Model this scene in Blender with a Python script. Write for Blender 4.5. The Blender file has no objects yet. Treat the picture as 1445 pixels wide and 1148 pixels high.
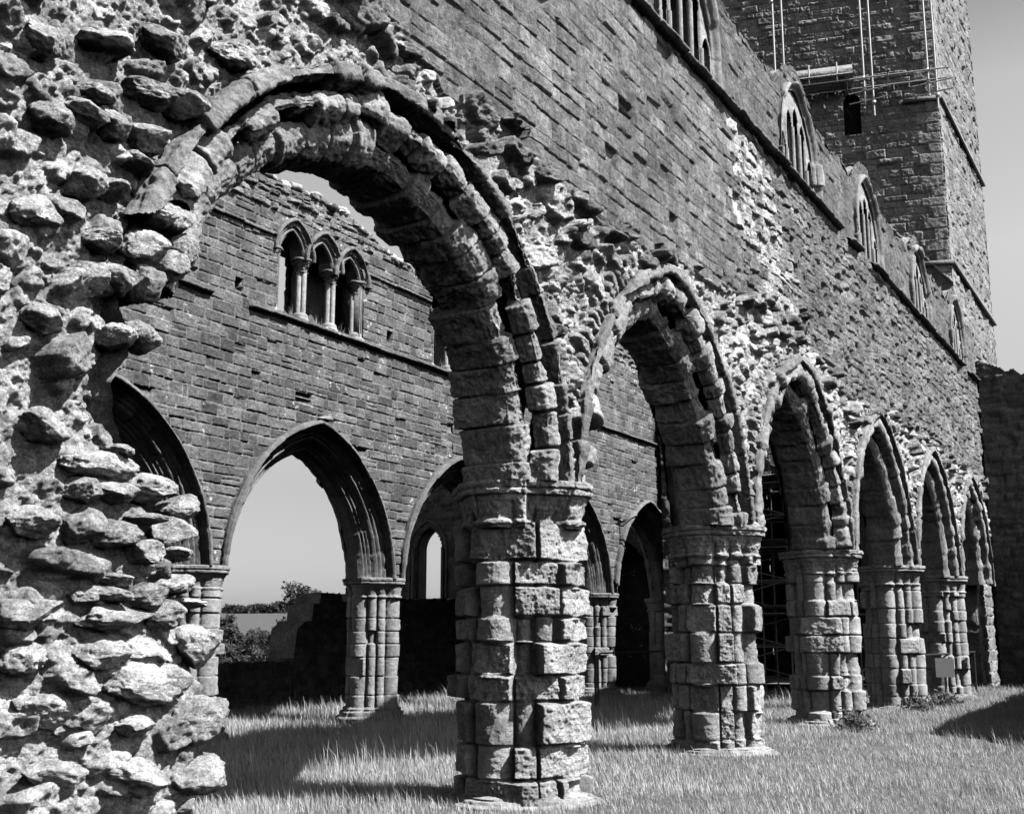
import bpy, math, random
import numpy as np
PI = math.pi
rng = np.random.default_rng(7)
random.seed(7)
scene = bpy.context.scene
col = scene.collection

# ------------------------------------------------------------------ camera
CAM_Z = 1.6
FPX, IMW = 1650.0, 1445.0
PITCH, HEAD = 0.192145, 0.526722        # radians: up-tilt, angle between view and wall
cam_d = bpy.data.cameras.new('camera'); cam = bpy.data.objects.new('camera', cam_d); col.objects.link(cam)
cam.location = (0, 0, CAM_Z)
cam.rotation_euler = (PI/2 + PITCH, 0, HEAD - PI/2)
cam_d.sensor_width = 36; cam_d.lens = 36*FPX/IMW; cam_d.clip_end = 3000; cam_d.clip_start = .05
scene.camera = cam

# ------------------------------------------------------------------ noise helpers
def _hash(ix, iy, seed):
    h = (ix.astype(np.int64)*374761393 + iy.astype(np.int64)*668265263 + seed*974711) & 0xffffffff
    h = ((h ^ (h >> 13))*1274126177) & 0xffffffff
    h = h ^ (h >> 16)
    return (h & 0xffff)/65535.0
def vn(x, y, seed=0):
    x = np.asarray(x, float); y = np.asarray(y, float)
    ix = np.floor(x); iy = np.floor(y); fx = x-ix; fy = y-iy
    fx = fx*fx*(3-2*fx); fy = fy*fy*(3-2*fy)
    a = _hash(ix, iy, seed); b = _hash(ix+1, iy, seed); c = _hash(ix, iy+1, seed); d = _hash(ix+1, iy+1, seed)
    return (a+(b-a)*fx)*(1-fy)+(c+(d-c)*fx)*fy
def fbm(x, y, seed=0, octs=4, gain=.5):
    s = 0; a = 1; t = 0
    for i in range(octs):
        s = s+a*(vn(x, y, seed+i*17)-.5); t += a*.5; a *= gain; x = x*2.03+3.7; y = y*2.03+1.3
    return s/t            # about -1..1
def vn3(p, seed):
    x, y, z = p[..., 0], p[..., 1], p[..., 2]
    iz = np.floor(z); fz = z-iz; fz = fz*fz*(3-2*fz)
    a = vn(x+iz*17.13, y-iz*9.7, seed); b = vn(x+(iz+1)*17.13, y-(iz+1)*9.7, seed)
    return a+(b-a)*fz
def sstep(x, a=0., b=1.):
    t = np.clip((x-a)/(b-a), 0, 1); return t*t*(3-2*t)

# ------------------------------------------------------------------ materials
def nd(nt, kind, **kw):
    n = nt.nodes.new(kind)
    for k, v in kw.items(): setattr(n, k, v)
    return n
def stone_mat(name, lichen=.3, lsize=9., bump=.5, speck=.0, gain=1.0, var=.5):
    m = bpy.data.materials.new(name); m.use_nodes = True; nt = m.node_tree; L = nt.links.new
    bsdf = nt.nodes['Principled BSDF']; bsdf.inputs['Roughness'].default_value = .95
    bsdf.inputs['Specular IOR Level'].default_value = .15
    tc = nd(nt, 'ShaderNodeTexCoord'); at = nd(nt, 'ShaderNodeAttribute', attribute_name='tone')
    def noise(sc, det=6, rough=.6, stretch=None):
        n = nd(nt, 'ShaderNodeTexNoise'); n.inputs['Scale'].default_value = sc
        n.inputs['Detail'].default_value = det; n.inputs['Roughness'].default_value = rough
        if stretch:
            mp = nd(nt, 'ShaderNodeMapping'); mp.inputs['Scale'].default_value = stretch
            L(tc.outputs['Object'], mp.inputs['Vector']); L(mp.outputs['Vector'], n.inputs['Vector'])
        else: L(tc.outputs['Object'], n.inputs['Vector'])
        return n.outputs['Fac']
    def mth(op, a, b=None, c=None):
        n = nd(nt, 'ShaderNodeMath', operation=op)
        for i, v in enumerate((a, b, c)):
            if v is None: continue
            if isinstance(v, (int, float)): n.inputs[i].default_value = v
            else: L(v, n.inputs[i])
        return n.outputs[0]
    def ramp(v, a, b, lo=0., hi=1.):
        n = nd(nt, 'ShaderNodeMapRange', interpolation_type='SMOOTHSTEP')
        for i, w in enumerate((v, a, b, lo, hi)):
            if isinstance(w, (int, float)): n.inputs[i].default_value = w
            else: L(w, n.inputs[i])
        return n.outputs[0]
    coarse = noise(2.2, 5, .65); mid = noise(14, 6, .7); fine = noise(70, 4, .75)
    v = mth('MULTIPLY', at.outputs['Fac'], gain)
    v = mth('MULTIPLY', v, ramp(coarse, .3, .72, 1-var*.6, 1+var*.6))
    v = mth('MULTIPLY', v, ramp(mid, .3, .7, 1-var*.7, 1+var*.7))
    v = mth('MULTIPLY', v, ramp(fine, .28, .72, 1-var*.8, 1+var*.8))
    # pale crusts of lichen with ragged edges
    lm = noise(lsize, 8, .75); area = noise(.8, 3, .5)
    lic = mth('MULTIPLY', ramp(lm, .60, .68), ramp(area, .45, .62))
    v2 = nd(nt, 'ShaderNodeMix', data_type='FLOAT'); L(mth('MULTIPLY', lic, lichen), v2.inputs[0]); L(v, v2.inputs[2]); v2.inputs[3].default_value = .42
    out = v2.outputs[0]
    if speck > 0:
        vo = nd(nt, 'ShaderNodeTexVoronoi'); vo.inputs['Scale'].default_value = 7; L(tc.outputs['Object'], vo.inputs['Vector'])
        sp = mth('MULTIPLY', ramp(mth('ADD', vo.outputs['Distance'], mth('MULTIPLY', mid, .22)), .41, .33), ramp(noise(1.1, 7, .8), .53, .64))
        v3 = nd(nt, 'ShaderNodeMix', data_type='FLOAT'); L(mth('MULTIPLY', sp, speck), v3.inputs[0]); L(out, v3.inputs[2]); v3.inputs[3].default_value = .5
        out = v3.outputs[0]
    cb = nd(nt, 'ShaderNodeCombineColor'); [L(out, cb.inputs[i]) for i in range(3)]
    L(cb.outputs[0], bsdf.inputs['Base Color'])
    hsum = mth('ADD', mth('MULTIPLY', noise(9, 8, .75), 1.0), mth('ADD', mth('MULTIPLY', noise(45, 6, .8), .35), mth('MULTIPLY', noise(1, 6, .7, (6, 6, 55)), .3)))
    bp = nd(nt, 'ShaderNodeBump'); bp.inputs['Strength'].default_value = bump; bp.inputs['Distance'].default_value = .06
    L(hsum, bp.inputs['Height']); L(bp.outputs[0], bsdf.inputs['Normal'])
    return m
def flat_mat(name, c, rough=.8, metal=0., nscale=0, nvar=.3, translucent=0):
    m = bpy.data.materials.new(name); m.use_nodes = True; nt = m.node_tree; L = nt.links.new
    b = nt.nodes['Principled BSDF']; b.inputs['Roughness'].default_value = rough; b.inputs['Metallic'].default_value = metal
    b.inputs['Base Color'].default_value = (c, c, c, 1)
    if nscale:
        tc = nd(nt, 'ShaderNodeTexCoord'); n = nd(nt, 'ShaderNodeTexNoise'); n.inputs['Scale'].default_value = nscale; n.inputs['Detail'].default_value = 8
        L(tc.outputs['Object'], n.inputs['Vector']); r = nd(nt, 'ShaderNodeMapRange')
        L(n.outputs['Fac'], r.inputs[0]); r.inputs[1].default_value = .3; r.inputs[2].default_value = .7
        r.inputs[3].default_value = c*(1-nvar); r.inputs[4].default_value = c*(1+nvar)
        cb = nd(nt, 'ShaderNodeCombineColor'); [L(r.outputs[0], cb.inputs[i]) for i in range(3)]; L(cb.outputs[0], b.inputs['Base Color'])
        bp = nd(nt, 'ShaderNodeBump'); bp.inputs['Distance'].default_value = .05; L(n.outputs['Fac'], bp.inputs['Height']); L(bp.outputs[0], b.inputs['Normal'])
    return m
def leaf_mat(name, gain=1., trans=.35):
    m = bpy.data.materials.new(name); m.use_nodes = True; nt = m.node_tree; L = nt.links.new
    nt.nodes.clear(); out = nd(nt, 'ShaderNodeOutputMaterial'); at = nd(nt, 'ShaderNodeAttribute', attribute_name='tone')
    mm = nd(nt, 'ShaderNodeMath', operation='MULTIPLY'); L(at.outputs['Fac'], mm.inputs[0]); mm.inputs[1].default_value = gain
    cb = nd(nt, 'ShaderNodeCombineColor'); [L(mm.outputs[0], cb.inputs[i]) for i in range(3)]
    d = nd(nt, 'ShaderNodeBsdfDiffuse'); t = nd(nt, 'ShaderNodeBsdfTranslucent'); mx = nd(nt, 'ShaderNodeMixShader'); mx.inputs[0].default_value = trans
    L(cb.outputs[0], d.inputs[0]); L(cb.outputs[0], t.inputs[0]); L(d.outputs[0], mx.inputs[1]); L(t.outputs[0], mx.inputs[2]); L(mx.outputs[0], out.inputs[0])
    return m
M_ARC = stone_mat('weathered_grey_masonry', lichen=.55, lsize=8, bump=.75, var=.42)
M_RUB = stone_mat('rubble_and_mortar', lichen=.5, lsize=14, bump=1.0, var=.58)
M_NAVE = stone_mat('dark_ashlar_with_lichen', lichen=.6, lsize=9, bump=.6, speck=.95, var=.45)
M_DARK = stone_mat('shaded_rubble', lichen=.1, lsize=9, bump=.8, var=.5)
M_MOULD = stone_mat('moulded_stone', lichen=.35, lsize=14, bump=.4, var=.32)
M_TOW = stone_mat('dark_tower_stone', lichen=.2, lsize=6, bump=.7, var=.4)
M_STEEL = flat_mat('galvanised_steel', .4, .45, .6)
M_DSTEEL = flat_mat('dull_steel', .16, .5, .5)
M_BLACK = flat_mat('black_painted_iron', .02, .5)
M_BOARD = flat_mat('timber_board', .12, .8, 0, 6)
M_LEAF = leaf_mat('leaves'); M_GRASS = leaf_mat('dry_grass', 1., .3)
M_BARK = flat_mat('bark', .08, .9, 0, 10)

# ------------------------------------------------------------------ object helpers
def mesh_from(name, verts, faces, tone=None, smooth=True, mat=None):
    """verts (n,3) array, faces (k,4) or (k,3) array"""
    verts = np.ascontiguousarray(verts, dtype=np.float32); fl = faces if isinstance(faces, list) else [faces]
    fl = [np.asarray(f, dtype=np.int32) for f in fl]
    sizes = np.concatenate([np.full(len(f), f.shape[1], np.int32) for f in fl]); idx = np.concatenate([f.ravel() for f in fl])
    me = bpy.data.meshes.new(name)
    me.vertices.add(len(verts)); me.vertices.foreach_set('co', verts.ravel())
    me.loops.add(len(idx)); me.loops.foreach_set('vertex_index', idx)
    me.polygons.add(len(sizes)); me.polygons.foreach_set('loop_start', (np.cumsum(sizes)-sizes).astype(np.int32))
    me.polygons.foreach_set('use_smooth', np.full(len(sizes), smooth, dtype=bool))
    if tone is not None:
        a = me.attributes.new('tone', 'FLOAT', 'POINT'); a.data.foreach_set('value', np.ascontiguousarray(tone, dtype=np.float32))
    me.update(calc_edges=True)
    if mat: me.materials.append(mat)
    return me
class Geo:
    def __init__(s): s.v = []; s.f = []; s.t = []; s.n = 0
    def add(s, v, f, t):
        v = np.asarray(v, float).reshape(-1, 3); f = np.asarray(f, int)
        s.v.append(v); s.f.append(f+s.n); s.t.append(np.broadcast_to(np.asarray(t, float), (len(v),)).copy()); s.n += len(v)
        return s
    def grid(s, P, tone, mask=None, closed=False):
        n, m = P.shape[:2]; idx = np.arange(n*m).reshape(n, m)
        a, b, c, d = idx[:-1, :-1], idx[1:, :-1], idx[1:, 1:], idx[:-1, 1:]
        f = np.stack([a, b, c, d], -1)
        if mask is not None: f = f[mask]
        f = f.reshape(-1, 4); v = P.reshape(-1, 3); t = np.broadcast_to(tone, (n, m)).reshape(-1)
        if mask is not None:
            u = np.unique(f); r = np.zeros(n*m, int); r[u] = np.arange(len(u)); f = r[f]; v = v[u]; t = t[u]
        return s.add(v, f, t)
    def box(s, c, sz, t=.2, rot=0.):
        x, y, z = [q/2 for q in sz]; v = np.array([[i*x, j*y, k*z] for i in (-1, 1) for j in (-1, 1) for k in (-1, 1)], float)
        cr, sr = math.cos(rot), math.sin(rot); v = np.stack([v[:, 0]*cr-v[:, 1]*sr, v[:, 0]*sr+v[:, 1]*cr, v[:, 2]], 1)+np.array(c)
        return s.add(v, [[0, 1, 3, 2], [4, 6, 7, 5], [0, 4, 5, 1], [2, 3, 7, 6], [0, 2, 6, 4], [1, 5, 7, 3]], t)
    def tube(s, a, b, r, t=.2, n=8, r2=None):
        a = np.array(a, float); b = np.array(b, float); d = b-a; d /= np.linalg.norm(d); r2 = r if r2 is None else r2
        u = np.cross(d, [0, 0, 1.]) if abs(d[2]) < .9 else np.cross(d, [1., 0, 0]); u /= np.linalg.norm(u); w = np.cross(d, u)
        an = np.arange(n)*2*PI/n; ring = np.cos(an)[:, None]*u+np.sin(an)[:, None]*w
        v = np.concatenate([a+ring*r, b+ring*r2]); f = [[i, (i+1) % n, n+(i+1) % n, n+i] for i in range(n)]
        return s.add(v, f, t)
    def path(s, pts, r, t=.2, n=8):
        for a, b in zip(pts[:-1], pts[1:]): s.tube(a, b, r, t, n)
        return s
    def build(s, name, mat, parent=None, smooth=True):
        base = np.array(parent_loc(parent)); V = np.concatenate(s.v)-base; T = np.concatenate(s.t)
        me = mesh_from(name, V, s.f, T, smooth, mat); o = bpy.data.objects.new(name, me); col.objects.link(o)
        if parent: o.parent = parent
        return o
WLOC = {}
def parent_loc(p):
    if p is None: return (0, 0, 0)
    if p.name in WLOC: return WLOC[p.name]
    return parent_loc(p.parent)
def thing(name, loc, label, cat, group=None):
    o = bpy.data.objects.new(name, None); col.objects.link(o); o.location = loc; WLOC[o.name] = loc
    o['label'] = label; o['category'] = cat; o.empty_display_size = .3
    if group: o['group'] = group
    o['kind'] = 'thing'
    return o
def tag(o, label=None, cat=None, group=None, kind=None):
    for k, v in (('label', label), ('category', cat), ('group', group), ('kind', kind)):
        if v: o[k] = v
    return o
def rebase(o, loc):
    """move the origin of a one-mesh thing to its base"""
    me = o.data; n = len(me.vertices); a = np.empty(n*3, np.float32); me.vertices.foreach_get('co', a)
    a = a.reshape(-1, 3)-np.array(loc, np.float32); me.vertices.foreach_set('co', a.ravel()); o.location = loc; WLOC[o.name] = loc; me.update(); return o

def normals(P):
    du = np.gradient(P, axis=0); dv = np.gradient(P, axis=1); n = np.cross(du, dv)
    return n/np.maximum(np.linalg.norm(n, axis=-1, keepdims=True), 1e-9)

# ------------------------------------------------------------------ masonry as real relief
class Field:
    """relief over a (u,v) grid: h = outward height in metres, tone = stone reflectance"""
    def __init__(s, u, v, seed, warp=.02, mortar_h=-.03, mortar_t=.2, mrough=.01):
        s.u, s.v = u, v; s.U, s.V = np.meshgrid(u, v, indexing='ij'); s.seed = seed
        s.WU = s.U+warp*fbm(s.U*3.1, s.V*3.1, seed)+warp*.35*fbm(s.U*14, s.V*14, seed+5)
        s.WV = s.V+warp*fbm(s.U*3.1+40, s.V*3.1, seed+1)+warp*.3*fbm(s.U*14, s.V*14+9, seed+6)
        s.N1 = fbm(s.U*9, s.V*9, seed+2, 5, .6); s.N2 = fbm(s.U*30, s.V*30, seed+3, 3, .6); s.N3 = 1-2*np.abs(fbm(s.U*6+5, s.V*6, seed+8, 4, .62)); s.ST = fbm(s.U*3, s.V*38, seed+4, 3, .6)
        s.h = mortar_h+mrough*s.N1+mrough*.8*s.N2; s.t = mortar_t*(1+.25*s.N1+.2*s.N2)
        s.warp = warp; s.k0 = warp
    def set_warp(s, w):
        k = w/s.warp; s.WU = s.U+(s.WU-s.U)*k; s.WV = s.V+(s.WV-s.V)*k; s.warp = w
    def win(s, u0, u1, v0, v1):
        g = s.warp*2+.01
        return slice(*np.searchsorted(s.u, [u0-g, u1+g])), slice(*np.searchsorted(s.v, [v0-g, v1+g]))
    def rect(s, u0, u1, v0, v1, prot, tone, rnd=.025, rough=.006, tilt=(0, 0), strat=.3, joint=.006):
        a, b = s.win(u0, u1, v0, v1)
        if a.stop <= a.start or b.stop <= b.start: return
        U = s.WU[a, b]; V = s.WV[a, b]
        d = np.minimum(np.minimum(U-u0, u1-U), np.minimum(V-v0, v1-V))-joint; k = d > 0
        if not k.any(): return
        cu, cv = (u0+u1)/2, (v0+v1)/2
        e = np.sqrt(np.clip(d/rnd, 0, 1)*(2-np.clip(d/rnd, 0, 1)))
        base = s.h[a, b]
        hh = prot+tilt[0]*(U-cu)+tilt[1]*(V-cv)+rough*s.N1[a, b]*1.4+rough*1.3*(s.N3[a, b]-.5)+rough*.8*s.N2[a, b]+strat*rough*s.ST[a, b]
        new = base+(hh-base)*e
        tt = tone*(1+.13*s.N1[a, b]+.13*s.N2[a, b]+.1*strat*s.ST[a, b])
        s.h[a, b] = np.where(k, new, base); s.t[a, b] = np.where(k, s.t[a, b]*(1-e)+tt*e, s.t[a, b])
    def blob(s, cu, cv, a_, b_, ang, H, tone, n=2.6, prot=0., tilt=(0, 0), rough=.012, edge=.45):
        r = math.hypot(a_, b_); a, b = s.win(cu-r, cu+r, cv-r, cv+r)
        if a.stop <= a.start or b.stop <= b.start: return
        U = s.WU[a, b]-cu; V = s.WV[a, b]-cv; c, sn = math.cos(ang), math.sin(ang)
        x = (U*c+V*sn)/a_; y = (-U*sn+V*c)/b_
        q = (np.abs(x)**n+np.abs(y)**n)**(1/n); k = q < 1
        e = np.clip((1-q)/edge, 0, 1); e = np.sqrt(e*(2-e))
        hh = prot+H*e+tilt[0]*U*e+tilt[1]*V*e+rough*s.N1[a, b]*e*1.3+rough*.8*s.N2[a, b]+rough*.8*(s.N3[a, b]-.5)*e
        base = s.h[a, b]; k &= hh > base
        s.h[a, b] = np.where(k, hh, base); s.t[a, b] = np.where(k, tone*(1+.16*s.N1[a, b]+.16*s.N2[a, b]), s.t[a, b])
    def courses(s, r, v0, v1, hr, lr, tone, prot=.0, pj=.012, keep=None, rnd=.02, rough=.006, tvar=.25, tilt=.03, strat=.4, umin=None, umax=None, joint=.006, odd=.04):
        u0 = 1.6 if (umin is None and s.seed == 101) else s.u[0]; u1 = 38.6 if s.seed == 101 else s.u[-1]; v = v0
        while v < v1:
            h = r.uniform(*hr); u = u0-r.uniform(0, lr[1])
            while u < u1:
                l = r.uniform(*lr)*(.6 if r.random() < .2 else 1); z0, z1 = v, v+h
                c = ((u+l/2), v+h/2)
                kp = 1 if keep is None else keep(*c)
                q = r.random(6); nn = r.normal(size=8)
                if kp and not s.culled(*c, m=.8):
                    tn = tone(*c) if callable(tone) else tone
                    tn *= 1+tvar*(2*q[0]-1); p = prot+nn[0]*pj
                    if q[1] < odd: p -= .02+.05*q[2]
                    if q[3] < .07 and h > .16:
                        m_ = v+h*(.4+.2*q[4])
                        s.rect(u, u+l, v, m_, p, tn, rnd, rough, (nn[1]*tilt, nn[2]*tilt), strat, joint)
                        s.rect(u, u+l, m_, v+h, p-.008, tn*(.85+.3*q[5]), rnd, rough, (nn[3]*tilt, nn[4]*tilt), strat, joint)
                    else:
                        s.rect(u, u+l, z0+nn[5]*.006, z1+nn[6]*.006, p, tn, rnd, rough, (nn[1]*tilt, nn[2]*tilt), strat, joint)
                u += l
            v += h
    def culled(s, cu, cv, m=.45):
        return cu < s.u[0]-m or cu > s.u[-1]+m or cv < s.v[0]-m or cv > s.v[-1]+m
    def rubble(s, r, u0, u1, v0, v1, n, sz, keep=None, H=(.03, .09), tone=(.25, .45), flat=.65, ang=.5, rough=.014, prot=0.):
        if v1 <= v0: return
        for i in range(n):
            cu = r.uniform(u0, u1); cv = r.uniform(v0, v1)
            q = r.random(10); nn = r.normal(size=4)
            if s.culled(cu, cv) or (keep is not None and not keep(cu, cv)): continue
            lerp = lambda ab, t: ab[0]+(ab[1]-ab[0])*t
            a = lerp(sz, q[0])*(1.6 if q[1] < .12 else 1); b = a*lerp((flat*.6, min(1, flat*1.3)), q[2])
            s.blob(cu, cv, a, b, nn[0]*ang, lerp(H, q[3])*min(1.2, .4+a*5), lerp(tone, q[4]), lerp((2, 4.2), q[5]), prot+nn[1]*.012, (nn[2]*.32, nn[3]*.3), rough, lerp((.12, .5), q[6]))

def arch_pt(sc, z0, c, k, rho, t):
    """t in -1..1 from left springing over the apex to the right; returns s,z"""
    R = c+k+rho; th_a = np.arccos(np.clip(k/R, -1, 1)); th = (1-np.abs(t))*th_a
    x = -k+R*np.cos(th); z = z0+R*np.sin(th)
    return sc+np.sign(t+1e-12)*x, z
def in_arch(S, Z, sc, z0, c, k, rho):
    R = c+k+rho; dx = np.abs(S-sc)+k
    return np.where(Z > z0, (dx*dx+(Z-z0)**2 < R*R), np.abs(S-sc) < c+rho)
def geospace(a, b, d0, p=1.0):
    """spacing grows in proportion to distance**p"""
    out = [a]
    while out[-1] < b: out.append(out[-1]+d0*(out[-1]/a)**p)
    return np.array(out)

# ------------------------------------------------------------------ rocks
_ico = {}
def ico(level):
    if level in _ico: return _ico[level]
    import bmesh
    bm = bmesh.new(); bmesh.ops.create_icosphere(bm, subdivisions=level, radius=1); bm.verts.ensure_lookup_table()
    v = np.array([x.co[:] for x in bm.verts]); f = np.array([[w.index for w in q.verts] for q in bm.faces]); bm.free(); _ico[level] = (v, f); return v, f
def rock(r, c, size, level=4, rotz=0., tiltv=0., cuts=9, tone=.4):
    v, f = ico(level); v = v.copy(); seed = int(r.integers(1, 9999))
    for i in range(cuts):
        n = r.normal(size=3); n /= np.linalg.norm(n); d = r.uniform(.58, .9); over = np.maximum(0, v@n-d); v -= over[:, None]*n*.92
    off = r.uniform(0, 50, 3)
    v *= (1+.16*(vn3(v*1.6+off, seed)-.5)+.12*(vn3(v*4+off, seed+1)-.5)+.07*(vn3(v*10+off, seed+2)-.5)+.06*(vn3(v*22+off, seed+3)-.5)-.08*np.abs(vn3(v*3.2+off, seed+6)-.5))[:, None]
    t = tone*(1+.5*(vn3(v*3+off, seed+4)-.5)+.4*(vn3(v*14+off, seed+5)-.5))
    v *= np.array(size)
    ct, st = math.cos(tiltv), math.sin(tiltv); v = np.stack([v[:, 0]*ct-v[:, 2]*st, v[:, 1], v[:, 0]*st+v[:, 2]*ct], 1)
    cr, sr = math.cos(rotz), math.sin(rotz); v = np.stack([v[:, 0]*cr-v[:, 1]*sr, v[:, 0]*sr+v[:, 1]*cr, v[:, 2]], 1)
    return v+np.array(c), f, t

# ================================================================== dimensions (metres)
YA, YB = 5.45, 15.40            # near faces of the two arcade walls
TH = 1.15
PIER_A = [4.95, 10.55, 16.15, 21.75, 27.35, 32.95]
PIER_B = [10.15, 15.75, 21.33, 26.9, 32.5, 38.1]
ARCH_A = [(7.52, 3.10, 2.32, .05), (13.32, 2.80, 2.12, .7), (18.93, 2.80, 2.12, .7), (24.53, 2.80, 2.12, .7), (30.13, 2.80, 2.12, .7), (35.75, 2.80, 2.12, .7)]
ARCH_B = [(x_, 2.64, 2.06, .72) for x_ in (12.95, 18.54, 24.12, 29.7, 35.3)]
CLER_A = [14.35, 19.65, 24.75, 30.2, 35.5]
GA, GB = 0.0, -0.3              # ground in the aisle and in the nave
def gz(x, y): return GA+(GB-GA)*sstep(np.asarray(y, float), 6.0, 13.5)+.03*fbm(np.asarray(x, float)*.8, np.asarray(y, float)*.8, 77)

# ------------------------------------------------------------------ generic swept stonework
def arch_path(sc, z0, c, k, rho, zs, nl, na):
    t = np.linspace(-1, 1, na); s_, z_ = arch_pt(sc, z0, c, k, rho, t)
    if nl:
        zl = np.linspace(zs, z0, nl, endpoint=False); l = np.full(nl, sc-c-rho); r_ = np.full(nl, sc+c+rho)
        s_ = np.concatenate([l, s_, r_]); z_ = np.concatenate([zl, z_, zl[::-1]])
    return s_, z_
def resample(pts, step):
    pts = np.array(pts, float); d = np.r_[0, np.cumsum(np.linalg.norm(np.diff(pts, axis=0), axis=1))]
    n = max(3, int(d[-1]/step)+1); w = np.linspace(0, d[-1], n)
    return np.stack([np.interp(w, d, pts[:, i]) for i in range(pts.shape[1])], 1), w
def sweep(geo, sc, z0, c, k, Y, prof, seed, zs=None, nl=0, na=240, step=.012, vous=(.22, .34), tone=.2, prot=.0, pj=.012, rnd=.02, rough=.006,
          tvar=.2, joint=.006, mh=-.02, mt=.15, side=-1, keep=None, dome=0, tilt=.04, warp=.008, miss=.0, strat=.4, rows=1, wob=0.):
    r = np.random.default_rng(seed); pf, w = resample(prof, step)
    cols = [arch_path(sc, z0, c, k, p[0], zs, nl, na) for p in pf]
    S = np.stack([q[0] for q in cols], 1); Z = np.stack([q[1] for q in cols], 1)
    Yv = np.broadcast_to(Y-side*(-1)*0+(-side)*pf[:, 1][None, :], S.shape)
    P = np.stack([S, Yv, Z], -1); mid = P[:, P.shape[1]//2]; u = np.r_[0, np.cumsum(np.linalg.norm(np.diff(mid, axis=0), axis=1))]
    u = u+np.arange(len(u))*1e-7
    f = Field(u, w, seed, warp, mh, mt, .006)
    W = w[-1]; edges = np.linspace(0, W, rows+1)
    for q in range(rows):
        x = -r.uniform(0, .2)
        while x < u[-1]:
            l = r.uniform(*vous); p = prot+r.normal()*pj
            if r.random() < miss: p -= r.uniform(.04, .09)
            tn = tone*(1+r.uniform(-tvar, tvar))
            f.rect(x, x+l, edges[q]-(.05 if q == 0 else 0), edges[q+1]+(.05 if q == rows-1 else 0), p, tn, rnd, rough, (r.normal()*tilt, r.normal()*tilt), strat, joint)
            x += l
    N = normals(P); ref = np.stack([(sc-S)*.8, np.full(S.shape, side*1.0), (z0-Z)*.8*(Z > z0)], -1)
    sg = np.sign((N*ref).sum(-1).mean()); N = N*sg
    hh = f.h
    if wob: hh = hh+wob*fbm(f.U*1.3, f.V*2, seed+9)
    P2 = P+N*hh[..., None]; m = None
    if keep is not None:
        C = (P2[:-1, :-1]+P2[1:, 1:])/2; m = keep(C[..., 0], C[..., 2])
    geo.grid(P2, f.t, m); return geo

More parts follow.
